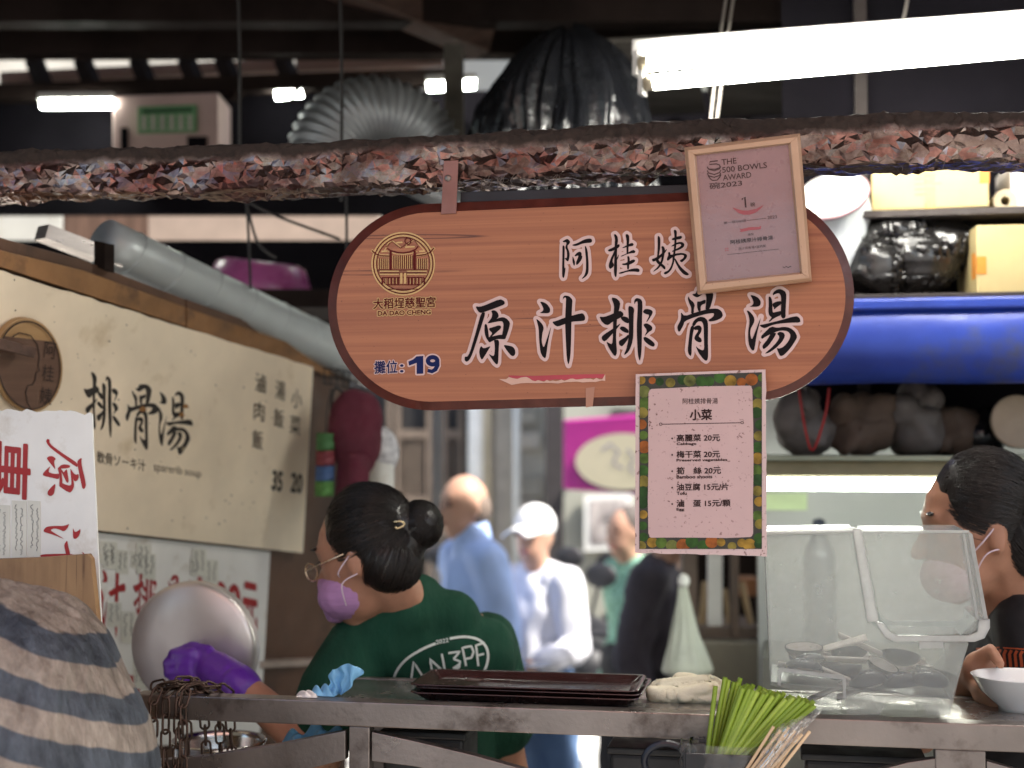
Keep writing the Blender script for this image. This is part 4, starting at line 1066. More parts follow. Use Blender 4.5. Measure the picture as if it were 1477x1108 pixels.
for i in range(8):
    b = -0.088 - .005 * (i % 2)
    x0 = 1078 + i * 7; 
    p0 = front(b).at(x0, 1108); p1 = front(b).at(x0 + 38 + (i % 3) * 3, 1048 + (i * 5) % 14)
    d = (p1 - p0).normalized(); p0 = p1 - d * (0.10 + .002 * i)
    tag(MB().bar(p0, p1, 0.0052, 0.0045).build('chopstick', M_stick, bevel=.0006), 'pale bamboo chopstick in a clear wrapper in front of the straws', 'chopstick', 'wrapped chopsticks')
def film2(u, v):
    th = u * 2 * math.pi
    c0 = front(-.09).at(1098, 1112); c1 = front(-.09).at(1146, 1046); d = (c1 - c0)
    sd_ = U * .9 + Z * .35
    r = 0.024 + 0.008 * v + 0.010 * v * mnoise.noise(Vector((math.cos(th) * 3, math.sin(th) * 3, v * 5))) + .003 * math.sin(th * 11 + v * 4)
    return c0 + d * (v * 1.12 + .10 * v * mnoise.noise(Vector((th * 2, 0, 0)))) + sd_ * r * math.cos(th) - V * r * .45 * math.sin(th)
tag(MB().grid(film2, 70, 24, cu=True).build('plastic_wrapper', glassy('crinkled_film', (0.88, 0.84, 0.80), 0.20, 0.10, 90, 0.2), smooth=False), 'crinkled clear plastic wrapper around the bamboo chopsticks', 'wrapper')
rg = [S(sa(962, 1100, -.02)[0] + .036 * math.cos(t), -.02, sa(962, 1100, -.02)[1] + .030 * math.sin(t)) for t in np.linspace(0, 2 * math.pi, 25)]
tag(MB().tube(rg, 0.006, 10).build('coiled_hose', mat('dark_rubber', (0.012, 0.014, 0.022), .4)), 'dark rubber loop under the rail left of the straws', 'hose')
# ------------------------------------------------------------------ frosted cutlery bin
PBn = front(0.035); DB = V * 0.19
bn = thing('cutlery_bin', 'frosted clear plastic bin with open flap holding soup spoons on the counter', 'bin', PBn.at(1240, 1032))
M_bin = glassy('frosted_plastic', (0.93, 0.96, 0.90), 0.23, 0.25, 45, 0.05, translucent=.6)
M_binrim = glassy('frosted_rim', (0.95, 0.96, 0.92), 0.46, 0.2, 40, 0.06, translucent=.5)
body = [(1101, 770), (1232, 768), (1256, 898), (1284, 924), (1397, 927), (1383, 980), (1370, 1031), (1338, 1032), (1331, 1016), (1302, 1011), (1277, 1015), (1268, 1032), (1222, 1032), (1218, 1010), (1150, 999), (1111, 988)]
zb_ = PBn.at(1240, 1032).z
def wall(pts, pl, nm, m=M_bin, th=0.0018):
    MB().prism([pl.at(*p) for p in pts], V * th).build(nm, m, bn, bevel=.0004)
wall(body, PBn, 'near_wall')
MB().prism([PBn.at(*p) + DB for p in body], V * .0018).build('far_wall', M_bin, bn)
def cross(a, b, nm, m=M_bin, th=.0016):
    A, B = PBn.at(*a), PBn.at(*b); nrm = (B - A).cross(V).normalized()
    A += V * .002; B += V * .002
    MB().prism([A, B, B + DB - V * .002, A + DB - V * .002], nrm * th).build(nm, m, bn)
cross((1101, 772), (1111, 986), 'end_wall'); cross((1396, 929), (1371, 1010), 'front_wall'); cross((1112, 985), (1369, 1009), 'floor', M_binrim); cross((1103, 769), (1231, 767), 'hood_top')
def rimstrip(pts, nm, wdepth=0.008):
    for pl in (PBn.shift(0.003), PBn.shift(-0.19 + .002)):
        MB().prism([pl.at(*p) for p in pts], V * wdepth).build(nm, M_binrim, bn, bevel=.001)
rimstrip([(1229, 762), (1243, 763), (1268, 897), (1251, 898)], 'hood_flange'); rimstrip([(1098, 764), (1232, 761), (1232, 769), (1099, 772)], 'top_rim')
rimstrip([(1262, 896), (1274, 899), (1284, 912), (1295, 917), (1398, 917), (1410, 912), (1412, 894), (1428, 894), (1428, 906), (1420, 921), (1406, 926), (1290, 926), (1276, 919)], 'opening_lip')
cross((1412, 897), (1428, 897), 'pouring_lip', M_binrim, .004)
lid = [(1243, 766), (1395, 766), (1402, 772), (1424, 892), (1411, 893), (1409, 909), (1398, 915), (1296, 915), (1285, 909), (1270, 892)]
PL = PBn.shift(-0.004)
ld = MB().prism([PL.at(*p) for p in lid], V * .0018).build('flap_lid', M_bin, bn)
MB().prism([PL.at(*p) + DB * .93 for p in lid], V * .0018).build('flap_side', M_bin, ld)
for (a, b) in (((1244, 767), (1396, 767)), ((1402, 773), (1423, 891))):
    A, B = PL.at(*a) + V * .002, PL.at(*b) + V * .002; nrm = (B - A).cross(V).normalized()
    MB().prism([A, B, B + DB * .9, A + DB * .9], -nrm * .0016).build('flap_top', M_bin, ld)
for pts in ([(1243, 765), (1398, 765), (1398, 769), (1243, 769)], [(1388, 770), (1392, 770), (1412, 895), (1408, 895)], [(1396, 766), (1403, 771), (1425, 893), (1419, 893)]):
    MB().prism([PL.at(*p, .001) for p in pts], V * .003).build('flap_rim', M_binrim, ld, bevel=.0006)
wall([(1326, 926), (1361, 926), (1361, 936), (1326, 936)], PBn.shift(.0025), 'catch', M_binrim, .004)
wall([(1122, 966), (1126, 963), (1216, 974), (1220, 980), (1220, 1009), (1216, 1008), (1215, 981), (1128, 969), (1126, 990), (1121, 988)], PBn.shift(.002), 'moulded_rib', M_binrim, .003)
# soup spoons: dark outside, pale inside
M_spd = mat('spoon_navy', (0.012, 0.015, 0.035), 0.3, var=.2, bmp=0); M_spw = mat('spoon_white', (0.75, 0.70, 0.64), 0.35, var=.08, bmp=0)
def spoon(p, rz, tilt, roll, label):
    Mx = Matrix.Translation(p) @ Matrix.Rotation(rz, 4, 'Z') @ Matrix.Rotation(tilt, 4, 'Y') @ Matrix.Rotation(roll, 4, 'X')
    t_ = thing('soup_spoon', label, 'spoon', p, group='spoons in the bin')
    def outer(u, v, k=1.0):
        th = u * 2 * math.pi; ph = v * math.pi / 2
        return Mx @ Vector((.032 * k * math.sin(ph) * math.cos(th), .023 * k * math.sin(ph) * math.sin(th), -.019 * k * math.cos(ph)))
    MB().grid(lambda u, v: outer(u, v), 24, 8, cu=True).build('bowl_outside', M_spd, t_, smooth=True)
    MB().grid(lambda u, v: outer(u, v, .93) , 24, 8, cu=True).build('bowl_inside', M_spw, t_, smooth=True)
    def hnd(u, v):
        x = .028 + .075 * v; wd = .009 + .004 * v
        return Mx @ Vector((x, (u - .5) * 2 * wd, -.004 + .022 * v - .004 * (1 - (2 * u - 1) ** 2)))
    MB().grid(hnd, 7, 10).build('handle', M_spw, t_, smooth=True, solid=.003)
sz = PBn.at(1240, 1008).z
sps = ((1252, .030, .034, 2.9, .2, 2.9), (1300, .034, .032, 3.0, .1, 3.0), (1340, .030, .038, 3.0, -.1, 2.9), (1160, .032, .05, .1, .1, 2.9), (1345, .12, .045, 2.2, .0, .3), (1275, .12, .05, .8, .2, .5), (1215, .06, .05, 3.3, .1, .4), (1190, .10, .045, .2, .2, 3.1), (1165, .05, .055, .4, -.2, 2.7), (1165, .12, .06, .2, .1, .3), (1225, .13, .07, 2.9, .2, .4), (1160, .09, .08, .1, .0, .2), (1300, .10, .07, 3.0, -.1, .5))
for i, (x, b, dz, rz, tl, rl) in enumerate(sps):
    p = S(sa(x, 1000, .035 + b)[0], .035 + b, sz + dz - .012)
    spoon(p, rz - ANG, tl, rl, 'dark blue and white soup spoon lying in the frosted bin')
# white bowl at the right end
bc = level(ZC - .003).at(1472, 1024)
bw = tag(MB().lathe(bc, Z, [(0.0005, 0.004), (0.03, 0.004), (0.031, 0), (0.034, 0), (0.035, 0.006), (0.062, 0.030), (0.0765, 0.055), (0.078, 0.0565), (0.0765, 0.057), (0.073, 0.055), (0.058, 0.030), (0.03, 0.009), (0.0005, 0.008)], 48).build('white_bowl', mat('porcelain', (0.80, 0.79, 0.77), 0.18, var=.03, bmp=0, coat=.3), smooth=True), 'white porcelain soup bowl held at the right edge of the counter', 'bowl')
# ------------------------------------------------------------------ left partition and boards
CB, cbp = quad_plane([(0, 390), (452, 530), (437, 798), (0, 749.5)], 2.62)
def ext(x, y): return CB.at(x, y)
def on_top(x): return 390 + 0.3097 * x
def on_bot(x): return 749.5 + 0.111 * x
cbx = (cbp[1] - cbp[0]).normalized()
n_in = -CB.n
pw = thing('side_partition', 'brown stained wooden partition behind the cream menu board', 'partition', CB.at(200, 1000, -.03))
PW = CB.shift(-0.030)
M_brownd = M_brown
MB().prism([PW.at(*p) for p in ((-300, 305), (-40, 332), (120, 375), (268, 432), (268, 1150), (-300, 1150))], n_in * .02).build('panel', M_brown, pw, bevel=.002)
MB().prism([PW.at(*p) for p in ((269.5, 432), (400, 478), (505, 512), (500, 1150), (269.5, 1150))], n_in * .02).build('panel', M_brown, pw, bevel=.002)
PW2 = CB.shift(-0.010)
MB().prism([PW2.at(*p) for p in ((-60, 346), (120, 390), (268, 443), (268, 472), (120, 424), (-60, 366))], n_in * .018).build('top_batten', mat('ochre_batten', (0.24, 0.12, 0.045), .6, var=.3, scale=9, dirt=(.08, .04, .02), dsc=8), pw, bevel=.002)
MB().prism([PW2.at(*p) for p in ((269.5, 444), (380, 482), (480, 515), (480, 545), (380, 510), (269.5, 473))], n_in * .018).build('top_batten', MATS['ochre_batten'], pw, bevel=.002)
MB().prism([PW2.at(*p) for p in ((378, 955), (490, 950), (490, 958), (378, 964))], n_in * .018).build('metal_strip', mat('pale_strip', (.55, .45, .38), .35, .5), pw)
for (x, y0, y1) in ((151, 350, 388),):
    MB().prism([PW2.at(*p) for p in ((x, y0), (x + 14, y0 + 3), (x + 14, y1 + 6), (x, y1))], n_in * .03).build('bracket', M_dark, pw)
bd = thing('cream_menu_board', 'large stained cream board with black characters on the left partition', 'sign', CB.at(220, 790), 0)
edge = [(x, on_top(x) + random.uniform(-1.2, 1.6)) for x in range(-120, 452, 14)] + [(452, 530), (437, 798)] + [(x, on_bot(x)) for x in (300, 150, 0, -120)]
MB().prism([CB.at(*p) for p in edge], n_in * .008).build('board', M_cream, bd)
M_bink = mat('faded_black', (0.02, 0.016, 0.013), .7, var=.4, scale=60, dirt=(.45, .36, .22), dsc=40, dlo=.66, dhi=.74)
for key, q in (('pai', [(120, 533), (172, 546), (174, 637), (122, 624)]), ('gu', [(178, 551), (230, 556), (228, 652), (184, 645)]), ('tang', [(226, 556), (280, 570), (276, 660), (228, 650)])):
    glyph_on(key, CB, M_bink, bd, .001, quad=q)
text_on('軟骨ソーキ汁', [(140, 650), (210, 664), (210, 680), (140, 668)], CB, M_bink, bd, .001, .005)
text_on('sparerib soup', [(222, 666), (290, 678), (290, 692), (222, 683)], CB, mat('grey_ink', (.16, .13, .10), .7, bmp=0), bd, .001, .0)
for chars, x, y0, st_, wd in (('滷肉飯', 369, 537, 41, 15), ('湯飯', 398, 548, 40, 14), ('小菜', 421, 560, 38, 15)):
    for i, c in enumerate(chars):
        x_ = x - i * 2.2; y = y0 + i * st_
        text_on(c, [(x_, y), (x_ + wd, y + 4), (x_ + wd - 1, y + 31), (x_ - 1, y + 27)], CB, M_bink, bd, .001, .005)
text_on('35', [(394, 679), (408, 682), (406, 709), (392, 706)], CB, M_bink, bd, .001, .04)
text_on('20', [(421, 682), (437, 685), (435, 712), (419, 709)], CB, M_bink, bd, .001, .03)
M_rust = mat('rust_spot', (.28, .13, .04), .8)
for (x, y, r) in ((206, 590, 5), (262, 598, 4), (268, 586, 4)):
    MB().poly([CB.at(x + r * math.cos(j) * (1 + .3 * math.sin(j * 3)), y + r * .8 * math.sin(j), .0014) for j in np.linspace(0, 6.28, 12, endpoint=False)]).build('rust_spot', M_rust, bd)
for i in range(70):
    x = random.uniform(5, 430); y = random.uniform(on_top(x) + 6, on_bot(x) - 4); r = random.uniform(.3, 1.1)
    MB().poly([CB.at(x + r * math.cos(j), y + r * 1.4 * math.sin(j), .0012) for j in np.linspace(0, 6.28, 6, endpoint=False)]).build('stain', M_bink, bd)
# oval wooden plaque with peg
PP = CB.shift(0.018)
pq = thing('oval_plaque', 'dark oval wooden plaque with carved profile on the cream board', 'plaque', PP.at(42, 595))
M_plq = wood_mat('plaque_wood', (.075, .036, .022), (.15, .082, .05), (.03, .012, .01), gx=3, gz=20)
M_plq2 = wood_mat('plaque_pale', (.30, .17, .07), (.40, .25, .11), (.1, .05, .02), gx=3, gz=20)
def oval(rx, ry, n=48, cx=42, cy=527): return [(cx + rx * math.cos(t), cy + ry * math.sin(t) + (rx * math.cos(t)) * .12) for t in np.linspace(0, 2 * math.pi, n, endpoint=False)]
MB().prism([PP.at(*p) for p in oval(49, 68)], n_in * .014).build('base', M_plq2, pq, bevel=.002)
top = [p for p in oval(44, 62) if p[1] > 488 + (p[0] - 42) * .12]
top.sort(key=lambda p: math.atan2(p[1] - 535, p[0] - 42))
MB().prism([PP.at(*p, .003) for p in top], n_in * .0025).build('dark_face', M_plq, pq)
mb = MB(); ribbon_px(oval(45, 63), 2.0, PP, .0042, mb, True)
prof = [(18, 486), (28, 480), (44, 484), (54, 497), (57, 515), (55, 528), (57, 535), (52, 538), (51, 548), (47, 555), (40, 556), (37, 566), (40, 582), (46, 592)]
ribbon_px(prof, 1.6, PP, .0042, mb)
mb.build('carved_line', mat('carved_dark', (.025, .012, .008), .7), pq)
for i, c in enumerate('阿桂姨'): text_on(c, [(65 - i * 3, 492 + i * 33), (82 - i * 3, 495 + i * 33), (80 - i * 3, 519 + i * 33), (63 - i * 3, 516 + i * 33)], PP, MATS['carved_dark'], pq, .0045, 0)
MB().bar(PP.at(-30, 488, .04), PP.at(46, 508, .03), .02, .022, PP.n).build('peg', M_beamwood, pq, bevel=.002)
# white poster with red characters, front left
PO = front(-.055)
po = thing('torn_poster', 'torn white poster with sideways red characters at the far left', 'poster', PO.at(70, 980))
pts = [(x, 590 + .05 * x + random.uniform(-3.5, 3)) for x in range(-60, 132, 7)] + [(133, 598), (134, 640), (138, 720), (141, 790), (146, 900), (152, 1000), (-60, 1000)]
MB().prism([PO.at(*p) for p in pts], V * .004).build('sheet', M_white, po)
glyph_on('yuan', PO, M_red, po, .001, quad=[(64, 632), (125, 645), (124, 722), (60, 714)], rotcw=True)
text_on('惠', [(-26, 632), (44, 640), (42, 722), (-28, 714)], PO, M_red, po, .001, .014, rotcw=True)
glyph_on('zhi', PO, M_red, po, .001, quad=[(56, 752), (122, 758), (122, 830), (56, 828)], rotcw=True)
M_slip = mat('paper_slip', (.68, .68, .60), .8, var=.08); M_pen = mat('pen_ink', (.06, .06, .07), .7, bmp=0)
def scrib(pl, x, y, h, parent, off, m=M_pen, wd=.8, sp=2.2):
    pts = []; yy = y
    while yy < y + h:
        pts.append((x + random.uniform(-sp, sp), yy)); yy += random.uniform(.8, 2.6)
    mb = MB(); ribbon_px(pts, wd, pl, off, mb); mb.build('handwriting', m, parent)
for (x0, x1, y0, y1) in ((-8, 14, 728, 812), (17, 38, 722, 812), (40, 58, 722, 806)):
    sl_ = MB().prism([PO.at(*p, .0012) for p in ((x0, y0), (x1, y0 + 1), (x1, y1), (x0, y1))], V * .0008).build('paper_slip', M_slip, po)
    for k in range(2): scrib(PO, x0 + 6 + k * 8, y0 + 6 + 5 * k, (y1 - y0) * .75, sl_, .0018)
# poster with price, on the partition
PR = CB.shift(-.016)
pr = thing('price_poster', 'white price poster with red characters under the cream board', 'poster', PR.at(260, 1000))
MB().prism([PR.at(*p) for p in ((100, 764), (390, 796), (374, 1075), (100, 1075))], n_in * .003).build('sheet', M_white, pr)
for key, q in (('zhi', [(145, 812), (182, 814), (180, 922), (143, 920)]), ('pai', [(192, 820), (228, 823), (226, 905), (191, 900)]), ('gu', [(237, 828), (264, 830), (262, 905), (236, 903)]), ('tang', [(271, 829), (299, 834), (297, 908), (270, 904)])):
    glyph_on(key, PR, M_red, pr, .001, quad=q)
text_on('80', [(309, 839), (347, 845), (345, 900), (308, 895)], PR, M_red, pr, .001, .025)
text_on('元', [(351, 840), (372, 845), (370, 914), (350, 910)], PR, M_red, pr, .001, .03)
text_on('原', [(160, 975), (205, 978), (203, 1050), (158, 1050)], PR, M_red, pr, .001, .03)
for i in range(26):
    x0 = random.uniform(142, 360); y0 = random.choice([782, 786, 870, 890, 940]) + random.uniform(-6, 10) + (x0 - 142) * .1; wd = random.uniform(12, 26); h = random.uniform(26, 52)
    if 800 < y0 < 930 and x0 > 300: continue
    sl_ = MB().prism([PR.at(*p, .0012 + i * 1e-4) for p in ((x0, y0), (x0 + wd, y0 + 2), (x0 + wd, y0 + h), (x0, y0 + h - 2))], n_in * .0007).build('paper_slip', M_slip, pr)
    for k in range(2): scrib(PR, x0 + wd * (.3 + .4 * k), y0 + 4, h * .7, sl_, .0042 + i * 1e-5, wd=.9, sp=2.6)
# plywood offcut
PY = front(-.11)
M_plyw = wood_mat('plywood', (.15, .07, .028), (.43, .26, .12), (.10, .045, .018), gx=2, gz=30, axis='z')
tag(MB().prism([PY.at(*p) for p in ((-60, 808), (60, 804), (126, 799), (131, 806), (150, 985), (155, 1200), (-60, 1200))], V * .014).build('plywood_sheet', M_plyw, bevel=.001), 'warm brown plywood offcut leaning behind the striped sack', 'plywood')
# striped woven sack
def sack_mat():
    m, t, b = newmat('striped_woven_sack')
    vec = coords(t, (1, 1, 1), (0, rad(-24), 0))
    wob = noise(t, coords(t), 7.0, 3)
    sx = t.nodes.new('ShaderNodeSeparateXYZ'); t.links.new(vec, sx.inputs[0])
    h = math_(t, 'ADD', sx.outputs[2], math_(t, 'MULTIPLY', wob, 0.025))
    fr_ = math_(t, 'FRACT', math_(t, 'ADD', math_(t, 'MULTIPLY', h, 16.5), .45))
    st = ramp(t, fr_, [(0.0, 1.0), (0.47, 1.0), (0.50, 0.0), (0.97, 0.0), (1.0, 1.0)])
    weave = noise(t, coords(t, (1, 1, .12), (0, rad(-24), 0)), 240.0, 3)
    cr = noise(t, coords(t, (1, 1, .3), (0, rad(40), 0)), 40.0, 6, .7)  # crinkle shading, put into the stripe colours besides the bump
    dk = ramp(t, cr, [(.3, (.016, .021, .03)), (.66, (.095, .115, .14))])
    lt = ramp(t, cr, [(.3, (.14, .11, .085)), (.66, (.42, .36, .295))])
    c = mix(t, st, lt, dk)
    t.links.new(c, b.inputs['Base Color']); b.inputs['Roughness'].default_value = .55
    hh = math_(t, 'ADD', math_(t, 'MULTIPLY', weave, .3), cr)
    bump(t, b, hh, 1.0, .008)
    return m
sc0 = P(-15, 1190, 2.06)
def sackf(u, v):
    th = u * 2 * math.pi; ph = v * math.pi
    d = Vector((math.sin(ph) * math.cos(th), math.sin(ph) * math.sin(th), math.cos(ph)))
    wq = Vector((mnoise.noise(d * 3), mnoise.noise(d * 3 + Vector((4, 1, 2))), 0)) * .8
    nz = mnoise.noise(d * 2.2) * .035 + (1 - 2.2 * abs(mnoise.noise(Vector((d.x * 5, d.y * 5, d.z * 2.2)) + wq))) * .012 + (1 - 2.2 * abs(mnoise.noise(Vector((d.x * 14, d.y * 14, d.z * 7)) + wq * 2))) * .004 + .0015 * mnoise.noise(d * 40)
    r = 1 + nz * 1.3
    zz = .345 if d.z > 0 else .5
    e = abs(d.z) ** .9 * (1 if d.z > 0 else -1)
    return sc0 + Vector((.232 * d.x * r, .21 * d.y * r, zz * e * r))
tag(MB().grid(sackf, 260, 150, cu=True).build('woven_sack', sack_mat(), smooth=True), 'bulging blue-grey and tan striped woven sack in the lower left corner', 'sack')
# pedestal the sack stands on
tag(MB().abox(sc0.x - .3, sc0.x + .22, sc0.y - .2, sc0.y + .2, 0, sc0.z - .48).build('wooden_crate', M_plyw, bevel=.004), 'wooden crate carrying the striped sack below the picture edge', 'crate')
# spiral duct above the partition and pink basin
M_spiral = mat('spiral_duct', (.50, .55, .55), .4, .25, var=.12, scale=5, bmp=.05)
sd0 = P(150, 350, 3.0); sd1 = P(600, 560, 3.85)
sp_ = thing('spiral_duct', 'pale silver spiral duct running along the top of the partition', 'duct', sd0)
MB().tube([sd0 + (sd1 - sd0) * k / 20 for k in range(21)], .052, 32).build('duct_pipe', M_spiral, sp_, smooth=True)
for k in range(9):
    p = sd0 + (sd1 - sd0) * (.06 + k * .105); d = (sd1 - sd0).normalized(); a = d.orthogonal().normalized(); b = d.cross(a)
    ring_ = [p + (a * math.cos(t) + b * math.sin(t)) * .0525 + d * .012 * math.cos(t + .6) for t in np.linspace(0, 2 * math.pi, 33)]
    MB().tube(ring_, .0022, 6).build('seam', M_spiral, sp_, smooth=True)
MB().bar(P(60, 335, 2.9), P(170, 378, 3.02), .05, .03).build('flat_channel', M_steel, sp_)
pb = P(372, 428, 4.0)
tag(MB().lathe(pb, Z + Vector((.12, -.1, 0)), [(.0005, .10), (.10, .10), (.125, .088), (.145, .04), (.155, 0), (.150, .0), (.14, .04), (.12, .084), (.0005, .09)], 40).build('pink_basin', mat('pink_plastic', (.42, .10, .28), .3, var=.08, bmp=.03, spec=.6), smooth=True), 'upturned pink plastic basin behind the silver duct', 'basin')
tag(MB().abox(pb.x - .3, pb.x + .35, 3.8, 4.2, pb.z - .05, pb.z - .001).build('storage_shelf', M_dark), 'dark shelf under the upturned pink basin', 'shelf')
# ------------------------------------------------------------------ things hung at the end of the partition
M_capm = mat('maroon_cloth', (.105, .014, .030), .85, var=.2, scale=14, bmp=.3, bscale=200)
def hang(px, py, Y): return P(px, py, Y)
k = Y0_ = 3.45
u_ = Y0_ / FPX
cp = thing('maroon_cap', 'maroon cap hanging by its strap left of the stall sign', 'cap', P(512, 700, Y0_))
c0 = P(512, 625, Y0_)
organic('crown', [('e', c0, (Vector((38 * u_, 0, 8 * u_)), Vector((0, .055, 0)), Vector((-8 * u_, 0, 64 * u_)))), ('e', c0 + Vector((12 * u_, 0, 20 * u_)), (Vector((28 * u_, 0, 0)), Vector((0, .05, 0)), Vector((0, 0, 40 * u_))))], M_capm, cp, .008, 4, .003, 30)
MB().grid(lambda u, v: P(488 + u * 46 - v * 4, 655 + v * 62, Y0_ - .03 - .03 * math.sin(u * math.pi)), 12, 10).build('brim', M_capm, cp, smooth=True, solid=.003)
MB().tube(smoothpts([P(480, 640, Y0_), P(478, 585, Y0_), P(484, 560, Y0_), P(500, 572, Y0_)], 6), .004, 6).build('strap', M_wire, cp)
cw = thing('pale_cap', 'pale patterned cap hanging behind the maroon cap', 'cap', P(552, 690, 3.6))
M_pcap = mat('pale_cap_cloth', (.55, .55, .60), .85, var=.35, scale=45, c2=(.7, .7, .72))
organic('crown', [('e', P(552, 650, 3.62), (Vector((.042, 0, .01)), Vector((0, .05, 0)), Vector((-.01, 0, .062))))], M_pcap, cw, .008, 4)
MB().grid(lambda u, v: P(530 + u * 38, 672 + v * 46 - 10 * math.sin(u * 3.1), 3.6 - .02 * math.sin(u * 3)), 10, 8).build('brim', M_white, cw, smooth=True, solid=.003)
sb = thing('striped_pouch', 'small green, red and blue striped pouch hanging beside the cream board', 'pouch', P(468, 716, 3.45))
for (y0, y1, c, nm) in ((625, 650, (.05, .16, .05), 'green_band'), (650, 672, (.19, .03, .04), 'red_band'), (672, 694, (.05, .11, .26), 'blue_band'), (694, 716, (.08, .23, .05), 'lower_green_band')):
    m_ = mat('pouch_' + nm, c, .6, var=.15, scale=40, bmp=.3)
    MB().grid(lambda u, v: P(457 + u * 27 - (y0 + v * (y1 - y0) - 625) * .03, y0 + v * (y1 - y0), 3.42 - .016 * math.sin(u * math.pi) + .003 * math.sin(v * 9 + u * 5)), 10, 6).build(nm, m_, sb, smooth=True, solid=.002)
MB().tube(smoothpts([P(470, 626, 3.43), P(472, 590, 3.43), P(478, 560, 3.43)], 5), .002, 6).build('cord', M_wire, sb)
wr = thing('wire_rack', 'small black wire rack on the partition above the caps', 'rack', P(495, 560, 3.5))
for y in (530, 542, 553): MB().tube([P(466, y, 3.5), P(540, y + 12, 3.5)], .002, 6).build('rod', M_wire, wr)
for x in range(468, 540, 9): MB().tube([P(x, 530 + (x - 466) * .16, 3.5), P(x, 554 + (x - 466) * .16, 3.5)], .0015, 6).build('rod', M_wire, wr)
# lid
lc = P(276, 936, 2.86); ax = Vector((-.20, -.97, -.10)).normalized(); R = 92 * 2.86 / FPX
M_lid = mat('aluminium_lid', (.66, .61, .59), .42, .75, var=.1, scale=5, bmp=.1, bscale=25)
tag(MB().lathe(lc, ax, [(.0005, .020), (.03, .019), (.08, .012), (R - .006, .002), (R, -.002), (R + .004, -.006), (R + .003, -.034), (R, -.034), (R + .001, -.008), (R - .004, -.004), (.08, .008), (.0005, .016)], 72).build('pot_lid', M_lid, smooth=True), 'big round aluminium pot lid held up by the purple glove', 'lid')
# ------------------------------------------------------------------ neighbouring stall on the right: overhead shelf, awning roll, lamp
ov = thing('overhead_shelf', 'dark two-tier overhead shelf above the blue awning roll', 'shelf', S(sa(1350, 650, .95)[0], .95, 0))
M_sh = mat('shelf_dark', (.03, .022, .02), .7, var=.3)
z1 = sa(1300, 427, .85)[1]; z2 = sa(1350, 303, .9)[1]; aS0 = sa(1130, 430, .9)[0]; aS1 = aS0 + .95
MB().sbox(aS0, aS1, .80, 1.30, z1 - .02, z1).build('board', M_sh, ov, bevel=.002)
MB().sbox(sa(1240, 303, .9)[0], aS1, .88, 1.25, z2 - .016, z2).build('board', M_sh, ov, bevel=.002)
MB().sbox(aS0, aS1, 1.31, 1.33, sa(1300, 640, 1.2)[1], 2.95).build('back_panel', M_darkblue, ov)
for a in (aS1 - .02, sa(1246, 303, 1.2)[0]):
    MB().sbox(a - .015, a + .015, 1.27, 1.305, sa(1300, 655, 1.2)[1], 2.95).build('post', M_sh, ov)
zb = sa(1300, 657, .95)[1]
MB().sbox(aS0 - .06, aS1, .90, 1.306, zb - .012, zb).build('board', mat('shelf_green', (.28, .31, .24), .4, .3, var=.15), ov, bevel=.002)
MB().sbox(aS0 - .06, aS1, .935, 1.20, zb - .045, zb - .0125).build('lamp_canopy', mat('canopy_cream', (.30, .27, .17), .6), ov, bevel=.003)
# awning roll
zr = sa(1300, 492, .85)[1]; rr_ = .092
aw = thing('awning_roll', 'rolled bright blue awning lying along the overhead shelf', 'awning', S(sa(1300, 555, .85)[0], .85, zr - rr_))
M_bt = mat('blue_tarpaulin', (.018, .05, .34), .42, var=.2, scale=6, bmp=.12, bscale=18, bdist=.006, dirt=(.06, .07, .12), dsc=7, dlo=.55, dhi=.75)
def roll(u, v):
    th = v * 2 * math.pi; a = sa(1100, 490, .85)[0] + 1.1 * u
    r = rr_ * (1 + .03 * mnoise.noise(Vector((a * 5, math.cos(th) * 1.5, math.sin(th) * 1.5))))
    return S(a, .85 - r * math.cos(th) * .85, zr + r * math.sin(th))
MB().grid(roll, 60, 40, cv=True).build('roll', M_bt, aw, smooth=True)
MB().sbox(sa(1100, 490, .8)[0], sa(1100, 490, .8)[0] + 1.1, .775, .80, zr + .060, zr + .086).build('hem_bar', M_bt, aw, bevel=.006)
